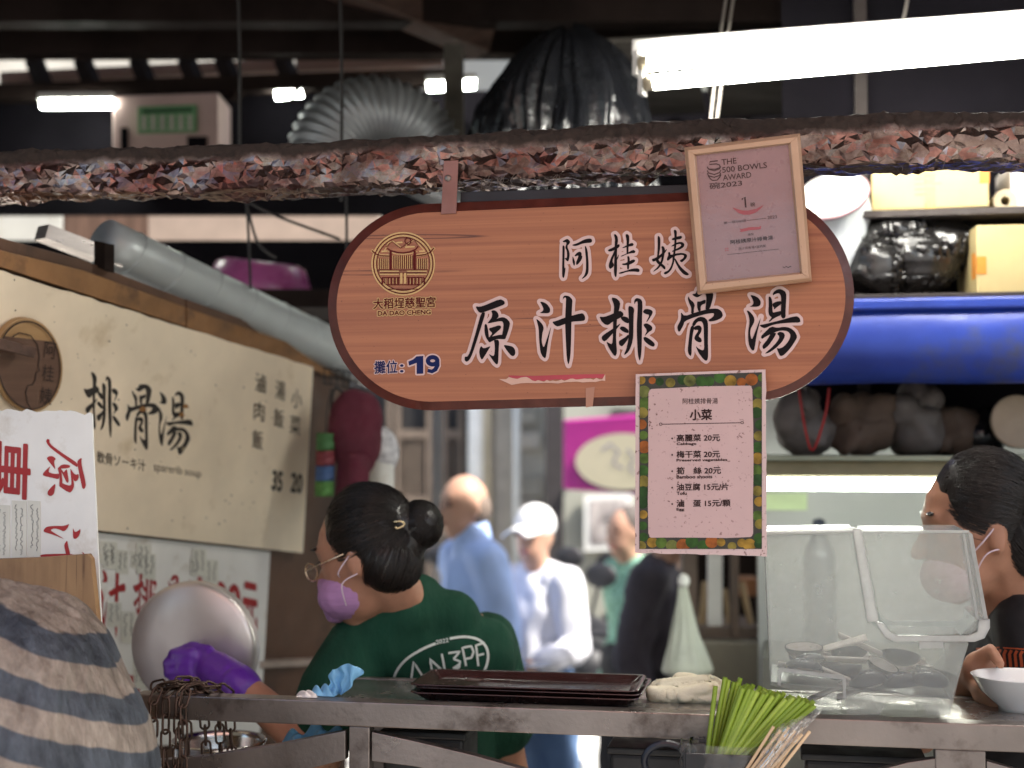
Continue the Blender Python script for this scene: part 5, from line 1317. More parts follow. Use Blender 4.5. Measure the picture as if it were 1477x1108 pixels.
# cardboard boxes
M_card_y = mat('yellow_cardboard', (.47, .37, .18), .75, var=.06, scale=10, bmp=.15, bscale=60)
M_orange = mat('orange_sticker', (.62, .22, .02), .6); M_tape = mat('parcel_tape', (.58, .42, .13), .3, var=.1); M_stamp = mat('stamp_ink', (.25, .20, .14), .7, bmp=0)
def carton(cpx, b, x0, x1, y0, y1, dep, rz, label, side, tape=True):
    pl = front(b); wdt = (pl.at(x1, y1) - pl.at(x0, y1)).length; h = pl.at(x0, y0).z - pl.at(x0, y1).z
    base = pl.at((x0 + x1) / 2, y1)
    t_ = thing('cardboard_box', label, 'box', base, -ANG + rz, group='cartons on the overhead shelf')
    Mx = WM[t_.name]
    def lb(x0, x1, y0, y1, z0, z1, nm, m, bv=0):
        mb = MB().abox(x0, x1, y0, y1, z0, z1); mb.v = [Mx @ v for v in mb.v]; mb.build(nm, m, t_, bevel=bv)
    lb(-wdt / 2, wdt / 2, 0, dep, 0.001, h, 'carton', M_card_y, .004)
    if tape: lb(-.012, .012, -.0012, -.0002, h * .02, h * .98, 'tape', M_tape)
    for k in range(6):
        zz = h * (.85 - k * .11)
        lb(-.032 if tape else wdt * .10, .024 - .012 * (k % 3) if tape else wdt * .38, -.0016, -.0006 if not tape else -.0014, zz, zz + h * .035, 'printing', M_stamp)
    s_ = side
    lb(s_ * wdt / 2 - (.0015 if s_ > 0 else .0004), s_ * wdt / 2 + (.0004 if s_ > 0 else .0015), .01, .05, h * .25, h * .62, 'sticker', M_orange)
    if s_ < 0: lb(-wdt / 2 - .001, -wdt / 2 + .02, -.0014, -.0003, h * .3, h * .55, 'sticker', M_orange)
    else: lb(wdt / 2 - .02, wdt / 2 + .001, -.0014, -.0003, h * .5, h * .9, 'sticker', M_orange)
carton(0, .93, 1257, 1426, 234, 302, .2, rad(-3), 'yellow cardboard box with taped front on the upper shelf', 1)
carton(0, .86, 1408, 1560, 324, 425, .22, rad(4), 'yellow cardboard box with list of print on the lower shelf at right edge', -1, False)
wb = MB().sbox(sa(1458, 300, .97)[0], sa(1540, 300, .97)[0], .97, 1.2, z2 + .001, sa(1458, 228, .97)[1])
tag(wb.build('white_carton', mat('white_red_carton', (.72, .66, .60), .6, var=.1, scale=14, dirt=(.6, .25, .22), dsc=9, dlo=.6, dhi=.7), bevel=.004), 'white carton with faint red print beside the taped yellow box', 'box')
tc = P(1450, 284, 3.12)
tag(MB().lathe(Vector((tc.x, tc.y, z2 + .026)), -V, [(.010, 0), (.0255, 0), (.0255, -.2), (.010, -.2), (.010, 0)], 24).build('cardboard_tube', mat('tube_card', (.55, .46, .30), .7), smooth=False), 'end of a cardboard tube lying right of the taped yellow box', 'tube')
u3 = 3.15 / FPX
def bag_e(px, py, Y, rx, ry, rz): return ('e', P(px, py, Y), (Vector((rx * Y / FPX, 0, 0)), Vector((0, ry, 0)), Vector((0, 0, rz * Y / FPX))))
M_bb = mat('black_bag', (.014, .013, .013), .25, var=.3, scale=8, bmp=.4, bscale=6, bdist=.006, spec=.7)
t_ = thing('black_bag', 'shiny black plastic bag stuffed under the taped yellow box', 'bag', P(1310, 425, 3.15))
organic('bag', [bag_e(1310, 372, 3.17, 78, .09, 54), bag_e(1262, 385, 3.13, 44, .06, 44), bag_e(1355, 350, 3.17, 44, .08, 42), bag_e(1295, 335, 3.15, 46, .06, 28)], M_bb, t_, .005, 2, .013, 10, wst=(.7, 1, 1.7))
t_ = thing('white_bag', 'white plastic bag of lids with pink rim right of the award frame', 'bag', P(1205, 425, 3.15))
M_wb = mat('white_bag', (.74, .78, .80), .35, var=.06, scale=10, bmp=.4, bscale=22, bdist=.006)
organic('bag', [bag_e(1196, 345, 3.15, 50, .07, 85), bag_e(1215, 310, 3.15, 38, .06, 50)], M_wb, t_, .008, 3, .010, 14, wst=(2, 1, .7))
pc_ = P(1200, 282, 3.08); axd = Vector((-.35, -.65, .68)).normalized()
MB().lathe(pc_, axd, [(.0005, .012), (.06, .010), (.078, .004), (.08, 0), (.078, -.01), (.0005, -.008)], 40).build('lid_stack', mat('white_lid', (.58, .62, .60), .4), t_, smooth=True)
MB().lathe(pc_, axd, [(.0805, .003), (.083, 0), (.0805, -.005), (.0795, -.002)], 40).build('pink_rim', mat('pink_rim', (.62, .35, .40), .4), t_, smooth=True)
# bundles on the lower board
M_kb = mat('brown_bundle', (.105, .072, .055), .8, var=.25, scale=8, bmp=.3, bscale=12, bdist=.004)
M_kb2 = mat('grey_bundle', (.13, .115, .11), .6, var=.25, scale=9, bmp=.4, bscale=30, bdist=.005)
rsb = random.Random(9)
for (x0, x1, y0, m_, lb, nm) in ((1120, 1205, 560, M_kb2, 'grey plastic bag with red cord under the blue roll', 'plastic_bag'), (1198, 1290, 562, M_kb, 'brown paper bundle in the middle below the blue roll', 'paper_bundle'), (1282, 1372, 556, M_kb2, 'greyish wrapped bundle below the blue roll, right of centre', 'wrapped_bundle'), (1345, 1420, 585, M_kb, 'small brown parcel below the blue roll above the woman', 'parcel'), (1400, 1450, 608, M_tarp, 'dark bundle below the blue roll beside the round disc', 'dark_bundle')):
    t_ = thing(nm, lb, 'bundle', P((x0 + x1) / 2, 655, 3.25))
    pr_ = []
    for j in range(9):
        xa, xb = rsb.uniform(x0 + 14, x1 - 14), rsb.uniform(x0 + 14, x1 - 14); ya, yb = rsb.uniform(y0 + 14, 640), rsb.uniform(y0 + 14, 640)
        pr_.append(('c', P(xa, ya, 3.24 + rsb.uniform(0, .08)), P(xb, yb, 3.24 + rsb.uniform(0, .08)), rsb.uniform(.018, .032), rsb.uniform(.018, .032)))
    pr_.append(('e', P((x0 + x1) / 2, 622, 3.28), (Vector(((x1 - x0) * .48 * 3.28 / FPX, 0, 0)), Vector((0, .06, 0)), Vector((0, 0, .05)))))
    organic('bundle', pr_, m_, t_, .008, 3, .014, 12)
    if x0 == 1120: MB().tube(smoothpts([P(1152, 560, 3.175), P(1160, 612, 3.165), P(1172, 650, 3.175), P(1190, 600, 3.17), P(1196, 560, 3.175)], 5), .003, 6).build('red_cord', M_red, t_)
dc = P(1468, 608, 3.16)
tag(MB().lathe(dc, Vector((0, -1, .1)), [(.0005, .004), (.055, .004), (.06, .002), (.06, -.008), (.0005, -.006)], 40).build('round_disc', mat('cream_disc', (.40, .32, .24), .7), smooth=True), 'round cream disc standing at the right end of the bundle shelf', 'disc')
# lamp under the shelf and pale wall
lp = thing('shelf_lamp', 'lit fluorescent tube under the shelf behind the right-hand woman', 'lamp', S(sa(1240, 700, 1.1)[0], 1.1, zb - .1))
zt = sa(1240, 699, 1.08)[1]
MB().tube([S(sa(1085, 700, 1.08)[0], 1.08, zt), S(sa(1085, 700, 1.08)[0] + .62, 1.08, zt)], .0135, 14).build('tube', M_tube2, lp, smooth=True)
MB().sbox(sa(1080, 700, 1.1)[0], sa(1080, 700, 1.1)[0] + .64, 1.07, 1.11, zt + .016, zb - .046).build('housing', M_white, lp)
structure(MB().sbox(sa(1092, 700, 1.7)[0], 2.6, 1.70, 1.74, 0, sa(1092, 600, 1.7)[1] + .6).build('wall_pale', mat('pale_wall', (.36, .37, .36), .5, var=.08, scale=3)))
t_ = thing('green_note', 'pale green note on the wall under the lit shelf lamp', 'note', S(sa(1138, 735, 1.68)[0], 1.69, 1.6))
pn = front(1.694); MB().prism([pn.at(*p) for p in ((1090, 711), (1164, 711), (1164, 736), (1090, 736))], V * .004).build('sheet', mat('note_green', (.50, .62, .36), .7), t_)
t_ = thing('shelf_bottle', 'dark bottle silhouette against the pale wall behind the bin', 'bottle', S(sa(1182, 850, 1.5)[0], 1.5, 1.2))
MB().lathe(S(sa(1182, 850, 1.5)[0], 1.5, 1.22), Z, [(.0005, 0), (.04, 0), (.042, .02), (.042, .24), (.036, .27), (.018, .30), (.016, .34), (.0005, .345)], 20).build('bottle', mat('bottle_dark', (.03, .035, .05), .3), t_, smooth=True)
tag(MB().sbox(sa(1100, 850, 1.5)[0], 2.4, 1.36, 1.69, .9, 1.22).build('back_counter', mat('back_counter', (.14, .14, .12), .4, .4)), 'dull metal back counter behind the frosted bin', 'counter')
# ------------------------------------------------------------------ far stall seen below the menu: shelf posts, planks, bag
fs = thing('far_rack', 'brown shelf rack with poles standing behind the menu card', 'rack', P(1045, 950, 4.3))
def fbox(x0, y0, x1, y1, Y, dep, nm, m, par): return MB().prism([P(x0, y0, Y), P(x1, y0, Y), P(x1, y1, Y), P(x0, y1, Y)], (0, dep, 0)).build(nm, m, par, bevel=.002)
M_rk = mat('rack_brown', (.12, .085, .065), .7, var=.25); M_rk2 = mat('rack_pole', (.30, .21, .11), .7)
fbox(985, 640, 1006, 1700, 4.3, .06, 'post', M_rk, fs); fbox(1056, 640, 1066, 1700, 4.3, .05, 'post', M_rk, fs); fbox(1096, 640, 1108, 1700, 4.3, .06, 'post', M_rk, fs)
fbox(1022, 640, 1042, 906, 4.36, .03, 'white_panel', M_white, fs)
fbox(1006, 905, 1096, 925, 4.32, .3, 'shelf_board', M_rk, fs); fbox(1066, 835, 1096, 860, 4.5, .12, 'box', mat('rack_box', (.28, .12, .05), .7), fs)
MB().tube([P(1012, 905, 4.4), P(1018, 840, 4.45)], .012, 8).build('pole', M_rk2, fs); MB().tube([P(1084, 905, 4.4), P(1070, 840, 4.45)], .010, 8).build('pole', M_rk2, fs); MB().tube([P(1052, 905, 4.4), P(1046, 850, 4.45)], .008, 8).build('pole', M_rk2, fs)
fbox(1000, 640, 1100, 1700, 4.75, .04, 'back_panel', M_dark, fs)
tag(MB().prism([P(985, 925, 4.25), P(1130, 925, 4.25), P(1130, 1500, 4.25), P(985, 1500, 4.25)], (0, .3, 0)).build('storage_chest', mat('chest', (.14, .125, .095), .5, .2, var=.3, scale=4), bevel=.01), 'dull brown storage chest below the far rack', 'chest')
bg_ = thing('hanging_bag', 'pale knotted plastic bag hanging between the walkers and the rack', 'bag', P(985, 975, 3.9))
M_pb = mat('pale_bag', (.52, .55, .46), .35, var=.1, scale=9, bmp=.4, bscale=20, bdist=.006)
def bagf(u, v):
    th = u * 2 * math.pi
    prof = .010 + .062 * (v ** 1.35) * (1 if v < .9 else max(.02, math.cos((v - .9) / .1 * math.pi / 2)))
    r = prof * (1 + (.22 * (1 - v)) * math.sin(th * 9) + .12 * mnoise.noise(Vector((math.cos(th) * 2, math.sin(th) * 2, v * 3))))
    c = P(985, 845, 3.9)
    return c + Vector((r * math.cos(th) * 1.05 + .012 * v, r * .7 * math.sin(th), -.255 * v))
MB().grid(bagf, 60, 30, cu=True).build('bag', M_pb, bg_, smooth=True)
MB().ell(P(986, 838, 3.9), ((.017, 0, 0), (0, .016, 0), (0, 0, .020))).build('knot', M_white, bg_, smooth=True)
# ------------------------------------------------------------------ street behind: facade, sign, scooters
fc = thing('old_building', 'worn grey building with barred doors and pipes across the sunny street', 'building', (-0.5, 8.3, 0))
MB().abox(-9, .25, 8.3, 8.6, 0, 6.5).build('wall', M_facade, fc)
M_dframe = mat('door_frame', (.16, .12, .09), .6, var=.2); M_ddark = mat('door_dark', (.02, .018, .017), .5)
Yf = 8.24
def fq(x0, y0, x1, y1, nm, m, d=.05, Y=Yf, par=None):
    return MB().prism([P(x0, y0, Y), P(x1, y0, Y), P(x1, y1, Y), P(x0, y1, Y)], (0, d, 0)).build(nm, m, par or fc)
for (x0, x1) in ((480, 565), (570, 622), (638, 668)):
    dr = fq(x0, 500, x1, 1012, 'door', M_ddark, .05)
    for (a, b, c, d) in ((x0, 500, x0 + 7, 1012), (x1 - 7, 500, x1, 1012), (x0 + 7, 620, x1 - 7, 632), (x0 + 7, 715, x1 - 7, 727)):
        fq(a, b, c, d, 'door_frame', M_dframe, .03, Yf - .035, dr)
    for x in range(int(x0) + 12, int(x1) - 9, 6): MB().tube([P(x, 632, Yf - .02), P(x, 715, Yf - .02)], .006, 6).build('bar', M_dframe, dr)
M_pw = mat('pipe_white', (.80, .80, .76), .5, var=.1); M_py = mat('pipe_cream', (.50, .43, .30), .5)
for (x, r, m_) in ((686, .045, M_pw), (703, .022, M_py), (745, .022, M_pw)):
    MB().tube([P(x, 300, 8.15), P(x, 1012, 8.15)], r, 12).build('drain_pipe', m_, fc, smooth=True)
fq(668, 400, 676, 1012, 'pilaster', M_ddark, .05); fq(715, 400, 738, 1012, 'pilaster', mat('stone_pale', (.62, .55, .45), .85), .08)
rs2 = random.Random(4)
for i in range(14):
    x0 = rs2.choice([706, 750, 622]); y0 = 560 + i * 32
    fq(x0, y0, x0 + rs2.uniform(22, 34), y0 + rs2.uniform(20, 30), 'wall_block', mat('block_%d' % (i % 3), ((.55, .50, .42), (.46, .42, .35), (.62, .56, .48))[i % 3], .85), .03, 8.27)
t_ = thing('street_pillar', 'dark street pillar behind the person in the white cap', 'pillar', P(800, 1012, 7.4))
MB().prism([P(787, 300, 7.4), P(813, 300, 7.4), P(813, 1140, 7.4), P(787, 1140, 7.4)], (0, .1, 0)).build('shaft', mat('pillar_dark', (.035, .03, .03), .6), t_)
gb = thing('green_building', 'dull green-grey shopfront right of the dark pillar', 'building', (2.5, 7.9, 0))
MB().abox(.26, 6, 7.9, 8.6, 0, 6.5).build('wall', M_facade2, gb)
pf = thing('framed_notice', 'pale framed notice on the green-grey shopfront', 'notice', P(878, 790, 7.85))
MB().prism([P(843, 715, 7.85), P(912, 712, 7.85), P(912, 792, 7.85), P(843, 795, 7.85)], (0, .03, 0)).build('frame', M_white, pf)
pp = Plane(P(878, 750, 7.845), (0, -1, 0))
MB().poly([pp.at(*p) for p in ((851, 722), (904, 720), (904, 784), (851, 786))]).build('picture', mat('notice_photo', (.16, .14, .15), .5, var=.6, scale=9, c2=(.4, .36, .34)), pf)
# magenta sign with cream oval
PG = Plane(P(900, 655, 6.2), Vector((-.25, -1, 0)))
mg = thing('magenta_sign', 'magenta shop sign with a cream oval behind the menu card', 'sign', PG.at(900, 715))
MB().prism([PG.at(*p) for p in ((813, 606), (1040, 588), (1040, 722), (813, 706))], (0, .08, 0)).build('panel', mat('magenta_panel', (.52, .035, .29), .45, var=.08), mg, bevel=.01)
ov_ = lambda rx, ry, dx=0, dy=0: [(900 + dx + rx * math.cos(t), 666 + dy + ry * math.sin(t)) for t in np.linspace(0, 2 * math.pi, 48, endpoint=False)]
MB().prism([PG.at(*p, .010) for p in ov_(72, 43, 2, 2)], (0, .005, 0)).build('oval_shadow', mat('oval_navy', (.06, .03, .14), .5), mg)
MB().prism([PG.at(*p, .022) for p in ov_(70, 41)], (0, .008, 0)).build('oval', mat('oval_cream', (.74, .66, .46), .5, var=.05), mg)
mb = MB()
ribbon_px([(868, 650), (880, 640), (892, 652), (884, 668), (898, 676)], 3.5, PG, .024, mb); ribbon_px([(905, 648), (915, 660), (908, 676), (918, 684)], 3.5, PG, .024, mb)
mb.build('lettering', mat('oval_ink', (.40, .36, .42), .5), mg)
MB().tube([PG.at(930, 600) + Vector((0, .1, 0)), PG.at(930, 600) + Vector((0, 1.75, .05))], .03, 8).build('bracket', M_wire, mg)
def scooter(x, Y, rz, c, label):
    g = P(x, 900, Y); base = Vector((g.x, Y, 0))
    t_ = thing('motor_scooter', label, 'scooter', base, rz)
    Mx = WM[t_.name]
    def w_(x_, y_, z_): return Mx @ Vector((x_, y_, z_))
    mb_ = mat('scooter_' + c[0], c[1], .3, var=.06, bmp=0, coat=.4)
    dk = mat('scooter_dark', (.03, .03, .035), .5)
    organic('body', [('c', w_(-.62, 0, .62), w_(-.15, 0, .58), .15, .15), ('c', w_(-.15, 0, .45), w_(.25, 0, .30), .13, .10), ('c', w_(.25, 0, .30), w_(.52, 0, .78), .10, .14), ('e', w_(.55, 0, .80), (Vector((.10, 0, 0)), Vector((0, .19, 0)), Vector((0, 0, .22))))], mb_, t_, .02, 5)
    organic('seat', [('c', w_(-.70, 0, .80), w_(-.10, 0, .77), .11, .12)], dk, t_, .02, 4)
    for xx in (-.55, .72):
        wh = MB().lathe(w_(xx, -.05, .23), Mx.to_3x3() @ Vector((0, 1, 0)), [(.13, 0), (.21, -.005), (.235, .03), (.235, .07), (.21, .105), (.13, .10)], 28).build('wheel', dk, t_, smooth=True)
        MB().lathe(w_(xx, -.03, .23), Mx.to_3x3() @ Vector((0, 1, 0)), [(.0005, 0), (.13, 0), (.13, .06), (.0005, .06)], 20).build('rim', M_steel, wh)
    MB().tube([w_(.50, -.32, 1.0), w_(.55, -.1, 1.02), w_(.55, .1, 1.02), w_(.50, .32, 1.0)], .016, 8).build('handlebar', dk, t_)
    MB().tube([w_(.72, 0, .23), w_(.55, 0, .95)], .03, 8).build('fork', dk, t_)
    for s_ in (-1, 1):
        mi = MB().tube([w_(.52, s_ * .24, 1.02), w_(.55, s_ * .30, 1.2)], .007, 6).build('mirror_stem', dk, t_)
        MB().ell(w_(.55, s_ * .31, 1.24), (Mx.to_3x3() @ Vector((.015, 0, 0)), Mx.to_3x3() @ Vector((0, .07, 0)), Vector((0, 0, .05)))).build('mirror', dk, mi, smooth=True)
    MB().ell(w_(.66, 0, .88), (Mx.to_3x3() @ Vector((.04, 0, 0)), Mx.to_3x3() @ Vector((0, .09, 0)), Vector((0, 0, .07)))).build('headlight', M_white, t_, smooth=True)
scooter(838, 6.3, rad(-115), ('white', (.70, .70, .68)), 'white scooter parked behind the person in the white cap')
scooter(898, 6.9, rad(-70), ('black', (.04, .04, .045)), 'black scooter parked beside the white scooter')
scooter(755, 7.2, rad(-100), ('silver', (.5, .5, .5)), 'silver scooter parked between the two walkers at the back')
# ------------------------------------------------------------------ people
M_skin = mat('skin_light', (.52, .30, .21), .5, var=.08, scale=20, bmp=.05, sss=.1)
M_skin2 = mat('skin_tan', (.40, .20, .125), .55, var=.14, scale=22, bmp=.15, bscale=260, bdist=.001, sss=.1, spec=.35)
M_hair = mat('black_hair', (.012, .009, .008), .35, var=.3, scale=60, bmp=.5, bscale=160, bdist=.003, stretch=(1, 1, .25), spec=.5)
M_eye = mat('eye_dark', (.02, .015, .012), .2, bmp=0); M_lip = mat('lip', (.36, .13, .11), .5, bmp=0)
def head_prims(c, f, s, u, k):
    return [('e', c, (f * .095 * k, s * .075 * k, u * .105 * k)), ('e', c + (f * .032 - u * .055) * k, (f * .064 * k, s * .060 * k, u * .075 * k)),
            ('c', c + (f * .060 - u * .105) * k, c + (f * .052 - u * .112) * k, .026 * k, .024 * k), ('c', c + (f * .092 - u * .012) * k, c + (f * .108 - u * .042) * k, .009 * k, .013 * k),
            ('e', c + (f * .074 + u * .018) * k, (f * .020 * k, s * .050 * k, u * .014 * k))] + \
           [('e', c + (s * (q * .077) - u * .022 - f * .012) * k, (f * .017 * k, s * .008 * k, u * .032 * k)) for q in (-1, 1)]
def face_bits(c, f, s, u, k, par, eyes=True, lips=True):
    if eyes:
        for q in (-1, 1): MB().ell(c + (f * .080 + s * (q * .032) - u * .004) * k, (f * .007 * k, s * .013 * k, u * .005 * k), 10, 6).build('eye', M_eye, par, smooth=True)
        for q in (-1, 1): MB().ell(c + (f * .083 + s * (q * .034) + u * .024) * k, (f * .006 * k, s * .02 * k, u * .0035 * k), 10, 6).build('eyebrow', M_hair, par, smooth=True)
    if lips: MB().ell(c + (f * .094 - u * .072) * k, (f * .007 * k, s * .022 * k, u * .008 * k), 10, 6).build('mouth', M_lip, par, smooth=True)
def strands(c, ax, e, n, par, m, th0=2.2, th1=.25, r=.00055, seed=1, lift=1.008, wav=.05):
    n = int(n * 3)
    # combed strands that run over the ellipsoid from the hairline to the gathering point e
    rs_ = random.Random(seed); mb = MB()
    e = Vector(e).normalized(); a = e.orthogonal().normalized(); b = e.cross(a)
    A3 = Matrix((ax[0].normalized(), ax[1].normalized(), ax[2].normalized())); L3 = [q.length for q in ax]
    for i in range(n):
        ph = rs_.uniform(0, 2 * math.pi); t0 = th0 + rs_.uniform(-.35, .1); t1 = th1 + rs_.uniform(0, .15); l_ = lift + rs_.uniform(-.006, .010) + (rs_.uniform(0, .05) if rs_.random() < .04 else 0); w0 = rs_.uniform(-wav, wav); pts = []
        for k in range(11):
            t = t0 + (t1 - t0) * k / 10; p2 = ph + w0 * math.sin(k * .7)
            d = e * math.cos(t) + (a * math.cos(p2) + b * math.sin(p2)) * math.sin(t)
            q = A3 @ d; rr = 1 / math.sqrt(sum((q[j] / L3[j]) ** 2 for j in range(3)))
            pts.append(c + d * rr * l_)
        mb.tube(pts, [r * (.5 + .5 * math.sin(math.pi * min(1, k / 10 + .15))) for k in range(11)], 4, False)
    return mb.build('hair_strands', m, par, smooth=True)
M_strand = mat('hair_strand', (.012, .008, .006), .38, var=.6, scale=90, bmp=0, spec=.45)
def frame(f, tilt=Z):
    f = Vector(f).normalized(); s = f.cross(tilt).normalized(); u = s.cross(f).normalized(); return f, s, u
# --- woman in the green shirt
Yw = 2.72
g = thing('person', 'woman in green printed T-shirt and lavender mask seen from behind, holding up the lid', 'person', Vector((P(610, 900, 2.85).x, 2.85, 0)))
f, s, u = frame((-.90, .36, -.27)); k = 1.00
c = P(526, 793, Yw)
nb = P(592, 872, 2.77)
shL, shR = P(520, 930, 2.76), P(700, 928, 2.88); el = P(462, 1090, 2.66); wrt = P(352, 992, 2.735)
chest = P(612, 1010, 2.86); pel = Vector((chest.x + .02, 2.92, .95))
elR = Vector((shR.x + .05, 2.95, shR.z - .28)); haR = Vector((shR.x - .05, 3.12, shR.z - .36))
legs = []
for q in (-1, 1):
    hp = pel + Vector((q * .09, 0, -.03)); legs += [('c', hp, Vector((hp.x, 2.93, .50)), .085, .06), ('c', Vector((hp.x, 2.93, .50)), Vector((hp.x, 2.95, .09)), .058, .04), ('c', Vector((hp.x, 2.95, .05)), Vector((hp.x - .03, 3.08, .04)), .042, .035)]
sk = head_prims(c, f, s, u, k) + [('c', c - u * .06 - f * .03, nb + Vector((.01, .02, -.03)), .048, .053), ('e', chest, (Vector((.13, 0, 0)), Vector((0, .09, 0)), Vector((0, 0, .16)))), ('c', chest, pel, .11, .12),
      ('c', nb, shL, .05, .05), ('c', nb, shR, .05, .05), ('c', shL, el, .046, .042), ('c', el, wrt, .043, .030), ('c', wrt, P(318, 975, 2.78), .030, .03), ('c', shR, elR, .045, .04), ('c', elR, haR, .038, .03), ('e', haR, (Vector((.04, 0, 0)), Vector((0, .05, 0)), Vector((0, 0, .03))))] + legs
organic('body', sk, M_skin2, g, .008, 5)
M_green = mat('green_tshirt', (.010, .050, .029), .9, var=.2, scale=10, bmp=.7, bscale=13, bdist=.012, stretch=(1.6, 1, .7), spec=.2)
sh_pr = [('e', chest, (Vector((.150, .02, 0)), Vector((-.02, .105, 0)), Vector((0, 0, .17)))), ('c', chest + Z * .02, pel, .135, .14), ('c', nb + Vector((.012, .02, -.045)), shL + Vector((.0, .01, -.012)), .068, .058), ('c', nb + Vector((.012, .02, -.045)), shR + Vector((0, .01, -.012)), .068, .060),
         ('c', shL, P(486, 1000, 2.71), .062, .072), ('c', P(486, 1000, 2.71), P(478, 1030, 2.70), .072, .074), ('c', shR, shR + (elR - shR) * .6, .062, .068), ('c', P(560, 925, 2.77), P(690, 945, 2.83), .075, .075), ('c', P(572, 898, 2.755), P(650, 893, 2.80), .052, .056), ('c', P(602, 893, 2.785), P(598, 873, 2.78), .062, .060), ('c', P(545, 908, 2.745), P(585, 890, 2.75), .046, .052)]
shirt, shm = organic('tshirt', sh_pr, M_green, g, .008, 7, .006, 5, wst=(1.7, 1, .6))
organic('trousers', [('c', q[1], q[2], q[3] + .018, q[4] + .018) for i, q in enumerate(legs) if i % 3 != 2] + [('c', pel + Z * .05, pel - Z * .03, .145, .13)], mat('dark_trousers', (.02, .022, .03), .9), g, .012, 4)
# shirt print laid on the cloth
bvh = BVHTree.FromPolygons([tuple(v) for v in shm.v], shm.f)
class Draped:
    def at(s_, px, py, off=0.0):
        d = ray(px, py).normalized(); h = bvh.ray_cast(CAM, d)
        if h[0] is None: h = (P(px, py, 2.78),)
        return h[0] - d * (.0022 + off)
DR = Draped()
M_prt = mat('shirt_print', (.62, .66, .60), .8, bmp=.1, var=.1)
SZ = lambda x, y: (380 + x / 2.382, 880 + y / 2.382)
TZ = lambda x, y: (430 + x / 2.954, 690 + y / 2.954)
mb = MB()
def dl(pts, wd, m=None):
    pp_ = []
    for i in range(len(pts) - 1):
        for t in range(5): pp_.append(tuple(Vector(pts[i]).lerp(Vector(pts[i + 1]), t / 5)))
    ribbon_px(pp_ + [pts[-1]], wd, DR, 0, mb)
def sm2(pts): return [(q.x, q.y) for q in smoothpts([Vector((x, y, 0)) for x, y in pts], 5)]
dl(sm2([SZ(*p) for p in ((520, 320), (475, 295), (450, 255), (455, 215), (490, 170), (545, 135), (592, 115))]), 3.6)
dl(sm2([SZ(*p) for p in ((640, 98), (690, 92), (735, 100), (762, 122), (772, 155), (765, 195), (740, 240))]), 3.6)
for pts in (((472, 925), (492, 782), (545, 868)), ((484, 872), (532, 848)), ((575, 850), (562, 770), (628, 832), (612, 748)), ((640, 745), (690, 738), (662, 770)), ((662, 770), (690, 780), (686, 806), (668, 812)), ((660, 810), (690, 790)), ((716, 800), (700, 722), (738, 715), (748, 740), (738, 765), (712, 770)), ((768, 800), (758, 712), (795, 700)), ((764, 755), (792, 748))):
    dl([TZ(*p) for p in pts], 3.1)
mb.build('shirt_print', M_prt, shirt)
vv, ff = textmesh('2022', .01); x0_, x1_ = min(v[0] for v in vv), max(v[0] for v in vv); y1_ = max(v[1] for v in vv)
MB().add([DR.at(*bil([TZ(586, 690), TZ(640, 680), TZ(641, 697), TZ(588, 708)], (x - x0_) / (x1_ - x0_), (y1_ - y) / y1_)) for x, y in vv], ff).build('shirt_print', M_prt, shirt)
# hair with bun
hb_, _ = organic('hair', [('e', c - f * .020 * k + u * .022 * k, (f * .095 * k, s * .083 * k, u * .102 * k)), ('e', c - f * .045 * k - u * .030 * k, (f * .062 * k, s * .079 * k, u * .068 * k)), ('e', P(575, 790, 2.70), (Vector((.052, 0, 0)), Vector((0, .05, 0)), Vector((0, 0, .05)))),
      ('e', P(606, 757, 2.70), (Vector((.044, 0, -.006)), Vector((0, .046, 0)), Vector((.006, 0, .047)))), ('e', P(582, 752, 2.69), (Vector((.02, 0, 0)), Vector((0, .035, 0)), Vector((0, 0, .034))))], M_hair, g, .006, 5)
strands(c - f * .020 * k + u * .022 * k, (f * .095 * k, s * .083 * k, u * .102 * k), -f * .93 + u * .12 - s * .1, 420, hb_, M_strand, 2.0, .3)
strands(P(606, 757, 2.70), (Vector((.044, 0, 0)), Vector((0, .046, 0)), Vector((0, 0, .047))), Vector((.5, -.7, .3)), 120, hb_, M_strand, 2.6, .3, seed=4, wav=.6)
strands(c - f * .045 * k - u * .030 * k, (f * .062 * k, s * .079 * k, u * .068 * k), -f * .6 + u * .75, 160, hb_, M_strand, 2.3, .5, seed=8)
MB().tube(smoothpts([P(568, 753, 2.632), P(578, 752, 2.630), P(583, 757, 2.632), P(574, 762, 2.632), P(570, 760, 2.632)], 5), .0022, 6).build('hair_clip', mat('clip_gold', (.75, .6, .35), .3, .8), hb_, smooth=True)
M_mask = mat('lavender_mask', (.42, .22, .42), .8, var=.08, scale=30, bmp=.5, bscale=14, bdist=.006, stretch=(.4, .4, 3))
mk, _ = organic('face_mask', [('e', c + (f * .050 - u * .072) * k, (f * .064 * k, s * .068 * k, u * .050 * k)), ('c', c + (f * .098 - u * .045) * k, c + (f * .092 - u * .10) * k, .018 * k, .022 * k)], M_mask, g, .006, 4, .0015, 60)
ear = c + (-s * .080 - u * .022 - f * .012) * k if (-s).y < 0 else c + (s * .080 - u * .022 - f * .012) * k
near = (-s if (-s).y < 0 else s)
for (dz, du) in ((.02, -.045), (-.022, -.105)):
    MB().tube(smoothpts([ear + u * dz - f * .004, ear + f * .03 + u * (dz * .6 - .02) + near * .004, c + (f * .030 + near * .066 + u * (du * .9)) * k], 5), .0014, 6).build('ear_loop', mat('mask_strap', (.62, .5, .55), .8), mk)
M_gold_g = mat('glasses_gold', (.75, .62, .45), .25, .9)
gs = MB()
